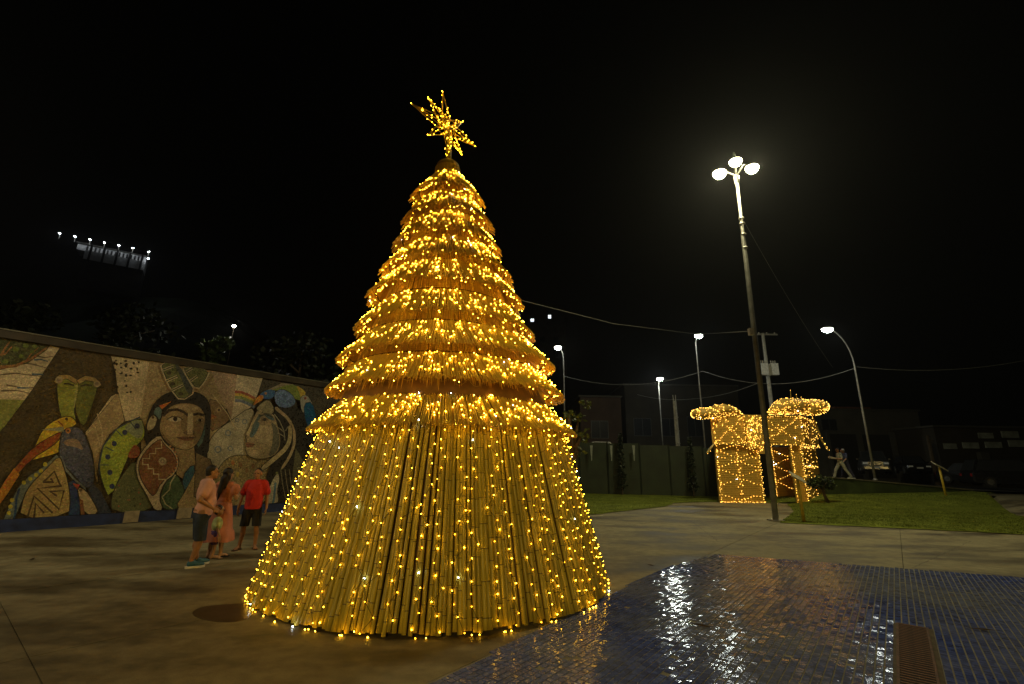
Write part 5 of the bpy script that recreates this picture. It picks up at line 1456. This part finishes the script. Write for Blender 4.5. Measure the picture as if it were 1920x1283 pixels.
remesh('shirt', [('e', V(0, .01, .62), (.115, .095, .15)), (V(-.09, 0, .70), V(.09, 0, .70), .05, .05), (V(.1, 0, .69), V(.13, 0, .60), .048, .045), (V(-.1, 0, .69), V(-.13, 0, .60), .048, .045)], .010, M['childshirt'], t, cut=[((0, 0, .5), (0, 0, -1))])
remesh('shorts', [('e', V(0, 0, .46), (.105, .088, .09))] + [(V(sx * .05, 0, .43), V(sx * .055, .012, .24), .06, .055) for sx in (1, -1)], .010, M['purple'], t, cut=[((0, 0, .27), (0, 0, -1))])

# --- two men walking on the coping level at right
def walker(px, py, Y, lab, shirt, pants, hair, skin, papers, step, h=1.0):
    q = aty(px, py, Y); t = person(lab, (q.x, q.y, q.z), PI / 2 - .1)
    hc = V(0, .09, 1.56) if not papers else V(0, .06, 1.58)
    P = headprims(hc, 0) + [(V(0, .02, 1.40), V(0, .06, 1.5), .058, .05), (V(-.16, .02, 1.375), V(.16, .02, 1.375), .06, .06), ('e', V(0, .02, 1.18), (.16, .12, .23)), ('e', V(0, 0, .93), (.155, .12, .13))]
    legs = []
    for sx, f in ((1, step), (-1, -step)):
        hp = V(sx * .085, 0, .9); kn = V(sx * .09, f * .55 + .05, .48); an = V(sx * .085, f, .09 + (.03 if f < 0 else 0))
        P += [(hp, kn, .085, .056), (kn, an, .052, .036)]; legs += [(hp, kn, .105, .082), (kn, an + V(0, 0, .0), .08, .068)]
    arms = []
    for sx, f in ((1, -.2), (-1, .22)):
        if papers: el, wr = V(sx * .24, .02, 1.08), V(sx * .12, .30, 1.10); hd = hand(wr, V(-sx * .3, .8, .1), V(0, 0, 1), .6)
        else: el, wr = V(sx * .22, f * .4, 1.09), V(sx * .22, f + .12, .86); hd = hand(wr, V(0, .3, -1), V(-sx, 0, 0), .5)
        P += [(V(sx * .18, .02, 1.35), el, .05, .04), (el, wr, .038, .027)] + hd; arms.append((V(sx * .175, .02, 1.34), V(sx * .175, .02, 1.34).lerp(el, .75), .072, .062))
    remesh('body', P, .009, skin, t); face_parts(t, hc, 0, 1, None)
    remesh('hair', [('e', hc + V(0, -.026, .05), (.082, .092, .082)), ('e', hc + V(0, -.05, -.005), (.074, .055, .065))], .010, hair, t)
    remesh('shirt', [('e', V(0, .02, 1.19), (.18, .14, .24)), ('e', V(0, .01, .98), (.175, .138, .2)), (V(-.155, .02, 1.37), V(.155, .02, 1.37), .075, .075)] + arms, .012, shirt, t, cut=[((0, 0, .86), (0, 0, -1))])
    remesh('trousers', [('e', V(0, 0, .87), (.165, .135, .12))] + legs, .012, pants, t, cut=[((0, 0, .075), (0, 0, -1))])
    for sx, f in ((1, step), (-1, -step)): shoe(t, (sx * .085, f), (0, 1, 0), pants if papers else M['black'], M['sole'])
    return t
w1 = walker(1581, 897.5, 27.35, 'man in a grey shirt and pale trousers striding with white papers along the low wall', M['greyshirt'], M['khaki'], M['hair'], M['skin'], True, .40)
w2 = walker(1591, 897, 27.95, 'white-haired man in a blue shirt walking behind the man with papers', M['blueshirt'], M['navy'], M['hair_grey'], M['skin2'], False, .26)
q = w1.location
mb = MB(); mb.box((q.x - .44, q.y + .02, q.z + 1.15), (.26, .30, .05), Matrix.Rotation(.25, 3, 'Y')); mb.box((q.x - .42, q.y + .02, q.z + 1.11), (.22, .26, .03), Matrix.Rotation(.1, 3, 'Y'))
tag(mb.build('papers', M['paper']), 'bundle of white papers held by the man in grey', 'papers')

# ================================================================== DARK BACKGROUND: trees, houses, cars, hill
def tree_thing(base, h, crown, n, lab, seed, mats=('leaf_dark', 'leaf_mid'), lsize=.32, group='dark trees behind the mural wall'):
    r = random.Random(seed); b = Vector(base); t = thing('tree', lab, 'tree', b, 0, group)
    mb = MB(); topc = b + Vector((r.uniform(-.3, .3), 0, h))
    mb.tube([b, b.lerp(topc, .4) + Vector((.12, 0, 0)), topc], [.2 * h / 6, .14 * h / 6, .05], 8)
    limbs = []
    for k in range(6):
        a = r.uniform(0, 6.28); s = b.lerp(topc, r.uniform(.45, .9)); e = s + Vector((math.cos(a) * crown * .7, math.sin(a) * crown * .7, r.uniform(.4, 1.3))); limbs.append(e)
        mb.tube([s, (s + e) / 2 + Vector((0, 0, .15)), e], [.07, .05, .02], 6)
    mb.build('trunk', M['bark'], t, True)
    mb = MB()
    for e in limbs + [topc, topc + Vector((.5, 0, .3)), topc + Vector((-.6, 0, -.1))]:
        rr_ = crown * r.uniform(.35, .6); leaf_cloud(mb, e, (rr_, rr_, rr_ * .7), n // 9, lsize, r)
    mb.build('crown', [M[m] for m in mats], t)
    return t
def behind(px, py, Y): 
    q = aty(px, py, Y); return q
for (px, py, Y, cr, lab, sd) in ((245, 605, 25, 2.6, 'broad dark tree behind the left half of the mural wall', 1), (398, 650, 30, 1.05, 'leafy tree lit by a small lamp above the mural wall', 2), (570, 660, 27, 2.4, 'dark tree just left of the bamboo tree, behind the wall', 3), (60, 600, 22, 2.2, 'dim tree behind the far left end of the wall', 4)):
    q = behind(px, py, Y); tree_thing((q.x, q.y, 0), q.z, cr, 1500, lab, sd, ('leaf_mid', 'leaf_mid') if sd == 2 else ('leaf_dark', 'leaf_dark'))
lp = aty(439, 611, 30.5)
t = thing('garden_lamp', 'small bare lamp shining beside the lit tree above the mural wall', 'lamp', (lp.x, lp.y, 0))
mb = MB(); mb.tube([(lp.x, lp.y, 0), (lp.x, lp.y, lp.z + .06)], [.035, .02], 6); mb.build('pole', M['bark'], t)
head('lamp_head', lp, .13, .13, .10, emit('garden_lens', (1.0, .97, .85), 260), t)
# leaves caught in the light behind the right side of the big tree
q = aty(1066, 785, 12.5)
tree_thing((q.x + .15, q.y, 0), q.z + .1, .40, 260, 'small leafy tree lit gold beside the lowest right tier of the bamboo tree', 8, ('leaf_mid', 'leaf_mid'), .12, None)

# hill with the lit building
bm = bmesh.new(); NX, NY = 60, 24; vv = {}
for i in range(NX + 1):
    for j in range(NY + 1):
        x = -420 + 520 * i / NX; y = 75 + 300 * j / NY
        hx = max(0.0, min(1, (-20 - x) / 110)) ; z = -1 + 62 * smoothstep((y - 80) / 90) * smoothstep(hx) + 3 * math.sin(x * .06) * math.cos(y * .05) * hx
        vv[i, j] = bm.verts.new((x, y, z))
for i in range(NX):
    for j in range(NY): bm.faces.new((vv[i, j], vv[i + 1, j], vv[i + 1, j + 1], vv[i, j + 1]))
me = bpy.data.meshes.new('hill'); bm.to_mesh(me); bm.free(); me.materials.append(M['hill']); structure(link('hill', me))
ZH = 72.0
LA, LB = gnd(112, 438, ZH), gnd(279, 473, ZH)
fd = (LB - LA).normalized(); fn = Vector((fd.y, -fd.x, 0)); L = (LB - LA).length
hb = thing('hilltop_building', 'floodlit white hilltop building with a row of lamps at upper left', 'building', (LA + fd * L * .6) + Vector((0, 0, -14)))
mb = MB(); R = Matrix((fd, fn, V(0, 0, 1))).transposed()
def hbox(name, s0, s1, n0, n1, z0, z1, m):
    mb = MB(); mb.box(LA + fd * ((s0 + s1) / 2) + fn * ((n0 + n1) / 2) + V(0, 0, (z0 + z1) / 2), (s1 - s0, n1 - n0, z1 - z0), R); return mb.build(name, m, hb)
wl = hbox('wall', .3 * L, .985 * L, -7, -.25, -17, -6.9, M['plaster_grey'])
hbox('facade', .30 * L, .985 * L, -6.8, 0.0, -6.88, -3.8, M['plaster_white'])
hbox('upper_wall', .2 * L, .985 * L, -6.9, -1.0, -3.78, -1.5, M['plaster_white'])
for k in range(5):
    s = (.36 + .145 * k) * L; hbox('pillar', s - .28, s + .28, -.2, .25, -7.4, -1.4, M['dark_hole'])
for k in range(15):
    s = (.31 + .045 * k) * L; hbox('window', s - .24, s + .24, -1.05, -.94, -3.5, -2.0, M['dark_hole'])
hbox('roof_slab', .18 * L, .99 * L, -7, -.7, -1.48, -1.25, M['plaster_grey'])
for (px, py, wh) in ((112, 438, 'leftmost'), (141, 444, 'second from left'), (169, 450, 'third from left'), (196, 455.5, 'middle'), (223, 461, 'third from right'), (249, 466, 'second from right'), (279, 473, 'rightmost')):
    q = gnd(px, py, ZH); o = thing('flood_lamp', wh + ' white lamp in the row along the hilltop building roof', 'lamp', q + V(0, 0, -1.6), 0, 'lamps on the hilltop building')
    mb = MB(); mb.tube([q + V(0, 0, -1.6) - fn * .6, q + V(0, 0, -.2) - fn * .5, q + V(0, 0, .06)], .07, 6); mb.build('post', M['steel_dark'], o)
    head('lamp_head', q + fn * .3, .34, .22, .16, M['lens_far'], o)
q = gnd(278, 485, ZH - 2.6); o = thing('flood_lamp', 'low white lamp under the right end of the hilltop lamp row', 'lamp', q, 0, 'lamps on the hilltop building')
mb = MB(); mb.tube([q - fd * .6, q], .06, 6); mb.build('bracket', M['steel_dark'], o); head('lamp_head', q, .3, .22, .16, M['lens_far'], o)

def house(name, label, x0, x1, y, z0, z1, depth, m, wins, roof=None, extra=None):
    t = thing(name, label, 'house', ((x0 + x1) / 2, y, z0))
    mb = MB(); mb.box(((x0 + x1) / 2, y + depth / 2, (z0 + z1) / 2), (x1 - x0, depth, z1 - z0)); wl = mb.build('wall', m, t)
    mb = MB(); mb.box(((x0 + x1) / 2, y + depth / 2, z1 + .08), (x1 - x0 + .3, depth + .3, .16)); mb.build('roof', roof or M['plaster_grey'], t)
    for (wx0, wx1, wz0, wz1) in wins:
        mb = MB()
        for (a, b, c, d) in ((wx0 - .07, wx1 + .07, wz0 - .07, wz0), (wx0 - .07, wx1 + .07, wz1, wz1 + .07), (wx0 - .07, wx0, wz0, wz1), (wx1, wx1 + .07, wz0, wz1), ((wx0 + wx1) / 2 - .03, (wx0 + wx1) / 2 + .03, wz0, wz1)):
            mb.box(((a + b) / 2, y - .03, (c + d) / 2), (b - a, .08, d - c))
        f = mb.build('window', M['frame'], t)
        mb = MB(); mb.box(((wx0 + wx1) / 2, y - .012, (wz0 + wz1) / 2), (wx1 - wx0, .02, wz1 - wz0)); mb.build('pane', M['glass'], f)
    return t
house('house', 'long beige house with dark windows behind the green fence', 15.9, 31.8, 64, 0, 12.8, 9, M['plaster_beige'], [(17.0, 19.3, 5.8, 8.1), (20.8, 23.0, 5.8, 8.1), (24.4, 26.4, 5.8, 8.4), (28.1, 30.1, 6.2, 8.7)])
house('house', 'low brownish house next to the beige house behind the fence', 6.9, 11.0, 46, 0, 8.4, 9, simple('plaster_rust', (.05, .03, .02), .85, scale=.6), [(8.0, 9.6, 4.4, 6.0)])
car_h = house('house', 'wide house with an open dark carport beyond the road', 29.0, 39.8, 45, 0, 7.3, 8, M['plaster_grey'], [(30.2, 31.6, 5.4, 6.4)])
mb = MB(); mb.box((35.0, 44.95, 3.0), (9.2, .12, 4.0)); mb.build('carport_shade', M['dark_hole'], car_h)  # flat dark panel on the wall; the carport's inner shade is its colour
for x in (30.3, 33.4, 36.6, 39.6):
    mb = MB(); mb.box((x, 44.7, 2.6), (.3, .4, 5.2)); mb.build('pillar', M['plaster_grey'], car_h)
sh_ = house('shop', 'shop building with a row of pale signboards at far right', 36.9, 52.0, 40.5, 0, 5.4, 9, M['plaster_beige'], [(44.6, 45.5, 1.7, 2.6)], M['plaster_grey'])
sh_['category'] = 'shop'
for (xa, ya, xb, yb) in ((1771, 832, 1793, 842), (1807, 830, 1834, 841), (1849, 829, 1877, 840), (1893, 826, 1925, 838), (1836, 812, 1861, 822), (1880, 809, 1908, 821)):
    a, b = aty(xa, yb, 40.4), aty(xb, ya, 40.4)
    mb = MB(); mb.box(((a.x + b.x) / 2, 40.42, (a.z + b.z) / 2), (b.x - a.x, .08, b.z - a.z)); mb.build('signboard', M['signboard'], sh_)
for px in (1845,):
    a = aty(px, 870, 40.3); mb = MB(); mb.box((a.x, 40.2, 1.6), (.7, .4, 3.4)); mb.build('pillar', M['plaster_grey'], sh_)
house('house', 'small house with a reddish wall beside the signboard shop', 34.6, 38.2, 49, 0, 8.0, 6, simple('plaster_red', (.07, .025, .014), .85, scale=.6), [(35.6, 36.6, 5.4, 6.4)], M['roof_tile'])
a = aty(1752, 878, 39.5)
t = thing('utility_pole', 'pale weathered pole in front of the signboard shop', 'utility pole', (a.x, a.y, .3))
mb = MB(); mb.tube([(a.x, a.y, .3), (a.x, a.y, 4.6)], [.17, .12], 8); mb.build('pole', M['bark'], t); mb = MB(); mb.box((a.x, a.y - .2, 4.2), (.5, .08, .1)); mb.build('bracket', M['bark'], t)
# far flats with two lit windows right of the tree
a, b = aty(994, 605, 150), aty(1034, 590, 150)
fl = thing('apartment_block', 'distant dark apartment block with two lit windows right of the tree', 'building', ((a.x + b.x) / 2, 150, 0))
mb = MB(); mb.box(((a.x + b.x) / 2 + 1, 155, (b.z + 4) / 2), (15, 10, b.z + 4)); mb.build('wall', M['plaster_grey'], fl)
for (px0, py0, px1, py1) in ((995, 598, 1001, 603), (1028, 591, 1033, 597)):
    p0, p1 = aty(px0, py1, 149.95), aty(px1, py0, 149.95); mb = MB(); mb.box(((p0.x + p1.x) / 2, 149.96, (p0.z + p1.z) / 2), (p1.x - p0.x, .1, p1.z - p0.z)); f = mb.build('window', M['lit_window'], fl)
    mb = MB(); mb.box(((p0.x + p1.x) / 2, 149.88, (p0.z + p1.z) / 2), (.12, .06, p1.z - p0.z)); mb.box(((p0.x + p1.x) / 2, 149.88, (p0.z + p1.z) / 2), (p1.x - p0.x, .06, .12)); mb.build('window_bar', M['frame'], f)
for k in range(3):
    for j in range(3):
        mb = MB(); mb.box(((a.x + b.x) / 2 - 4 + k * 4.5, 149.97, b.z - 9 - j * 5), (1.6, .08, 1.8)); mb.build('window', M['glass'], fl)

# parked cars
def car(label, loc, rz, paint, kind='hatch', group='cars parked across the road'):
    t = thing('parked_car', label, 'car', loc, rz, group)
    Lh = {'hatch': 2.0, 'sedan': 2.2, 'suv': 2.3, 'pickup': 2.6}[kind]; hb_ = {'hatch': .85, 'sedan': .85, 'suv': 1.0, 'pickup': 1.05}[kind]; ht = {'hatch': 1.45, 'sedan': 1.42, 'suv': 1.75, 'pickup': 1.75}[kind]
    wd = .85 if kind in ('hatch', 'sedan') else .93
    # local: x across, y forward (front at -y, towards the viewer)
    mb = MB()
    secs = [(-Lh, .35, .62, wd * .86), (-Lh + .12, .25, hb_ - .12, wd * .95), (-Lh + .9, .22, hb_, wd), (Lh - .5, .22, hb_ + .03, wd), (Lh - .08, .28, hb_ - .02, wd * .95), (Lh, .4, hb_ - .15, wd * .88)]
    vs = []
    for y, z0, z1, w_ in secs:
        vs += [(-w_, y, z0), (-w_, y, z0 + (z1 - z0) * .6), (-w_ * .93, y, z1), (w_ * .93, y, z1), (w_, y, z0 + (z1 - z0) * .6), (w_, y, z0)]
    fs = [(i * 6 + k, i * 6 + (k + 1) % 6, i * 6 + 6 + (k + 1) % 6, i * 6 + 6 + k) for i in range(5) for k in range(6)] + [(5, 4, 3, 2, 1, 0), tuple(30 + k for k in range(6))]
    mb.add(vs, fs); mb.build('body', paint, t, False, True)
    c0, c1, c2, c3 = {'hatch': (-.95, -.35, 1.35, 1.85), 'sedan': (-.9, -.25, .95, 1.5), 'suv': (-1.0, -.45, 1.9, 2.2), 'pickup': (-.9, -.35, .6, .85)}[kind]
    mb = MB(); vs = []
    for y, z, w_ in ((c0, hb_ - .01, wd * .9), (c1, ht, wd * .74), (c2, ht, wd * .74), (c3, hb_ + .02, wd * .88)):
        vs += [(-w_, y, z), (w_, y, z)]
    mb.add(vs, [(0, 2, 3, 1), (2, 4, 5, 3), (4, 6, 7, 5), (0, 6, 4, 2), (1, 3, 5, 7)]); mb.build('cabin', paint, t, False, True)
    def pane(name, pts, m=M['glass']):
        q = MB(); c = sum((Vector(p) for p in pts), Vector()) / 4; nrm = (Vector(pts[1]) - Vector(pts[0])).cross(Vector(pts[3]) - Vector(pts[0])).normalized()
        if nrm.dot(c - V(0, (c1 + c2) / 2, hb_)) < 0: nrm = -nrm
        pp = [Vector(p).lerp(c, .1) for p in pts]; q.add([p + nrm * .012 for p in pp] + [p - nrm * .01 for p in pp], [(0, 1, 2, 3), (7, 6, 5, 4), (0, 4, 5, 1), (1, 5, 6, 2), (2, 6, 7, 3), (3, 7, 4, 0)]); return q.build(name, m, t, False, True)
    pane('windscreen', [vs[0], vs[1], vs[3], vs[2]]); pane('rear_window', [vs[4], vs[5], vs[7], vs[6]])
    pane('side_window', [vs[0], vs[2], vs[4], vs[6]]); pane('side_window', [vs[1], vs[3], vs[5], vs[7]])
    for sx in (-1, 1):
        for y in (-Lh + .8, Lh - .8):
            mb = MB(); mb.tube([(sx * (wd - .2), y, .32), (sx * (wd + .02), y, .32)], .32, 14); w_ = mb.build('wheel', M['tyre'], t, False, True)
            mb = MB(); mb.tube([(sx * (wd + .022), y, .32), (sx * (wd + .03), y, .32)], .19, 10); mb.build('rim', M['chrome'], w_, False, True)
        mb = MB(); mb.box((sx * wd * .66, -Lh + .03, hb_ - .25), (.3, .1, .14)); mb.build('headlight', M['headlight'], t, False, True)
        mb = MB(); mb.box((sx * wd * .72, Lh - .02, hb_ - .25), (.22, .08, .18)); mb.build('tail_light', M['tail'], t, False, True)
        mb = MB(); mb.box((sx * (wd + .06), c0 + .3, hb_ + .08), (.16, .1, .12)); mb.build('mirror', paint, t, False, True)
    mb = MB(); mb.box((0, -Lh - .01, .48), (wd * 1.5, .08, .16)); mb.build('bumper', paint if kind != 'pickup' else M['chrome'], t, False, True)
    mb = MB()
    for k in range(4 if kind == 'pickup' else 2): mb.box((0, -Lh + .015, hb_ - .36 + .07 * k), (wd * .95, .06, .035))
    mb.build('grille', M['chrome'], t, False, True)
    mb = MB(); mb.box((0, -Lh - .055, .5), (.42, .02, .12)); mb.build('plate', M['plaster_white'], t, False, True)
    return t
def onroad(px, py, Y): q = aty(px, py, Y); return (q.x, q.y, q.z)
car('dark pickup with a chrome grille parked behind the curved street lamp', onroad(1641, 889, 37.5), -.6, M['car_grey'], 'pickup')
car('small black hatchback parked right of the pickup', onroad(1712, 889, 40.0), -.45, M['car_black'], 'hatch')
car('dark sedan at far right whose headlamps catch the light', onroad(1838, 908, 33.5), .25, M['car_black'], 'sedan')
car('large black vehicle nearest the right edge', onroad(1900, 914, 31.5), 1.2, M['car_black'], 'suv')
car('car behind the green fence showing only its pale roof', (6.9, 34.2, 2.0), 1.5, M['white_box'], 'sedan', None)
mb = MB(); mb.box((7.0, 35.0, 1.0), (16, 4.4, 1.96)); structure(mb.build('parking_terrace', M['asphalt']))

# thin night air: lamps get their soft glow from it
mb = MB(); mb.box((-40, 110, 42), (480, 290, 87.0))
hz = mb.build('haze', M['cable'])
hm = bpy.data.materials.new('thin_haze'); hm.use_nodes = True
nt = hm.node_tree; nt.nodes.remove(nt.nodes['Principled BSDF'])
pv = nt.nodes.new('ShaderNodeVolumePrincipled'); pv.inputs['Color'].default_value = (.9, .92, .95, 1); pv.inputs['Density'].default_value = .0003; pv.inputs['Anisotropy'].default_value = .72
nt.links.new(pv.outputs[0], nt.nodes['Material Output'].inputs['Volume'])
hz.data.materials.clear(); hz.data.materials.append(hm)
stuff(hz)
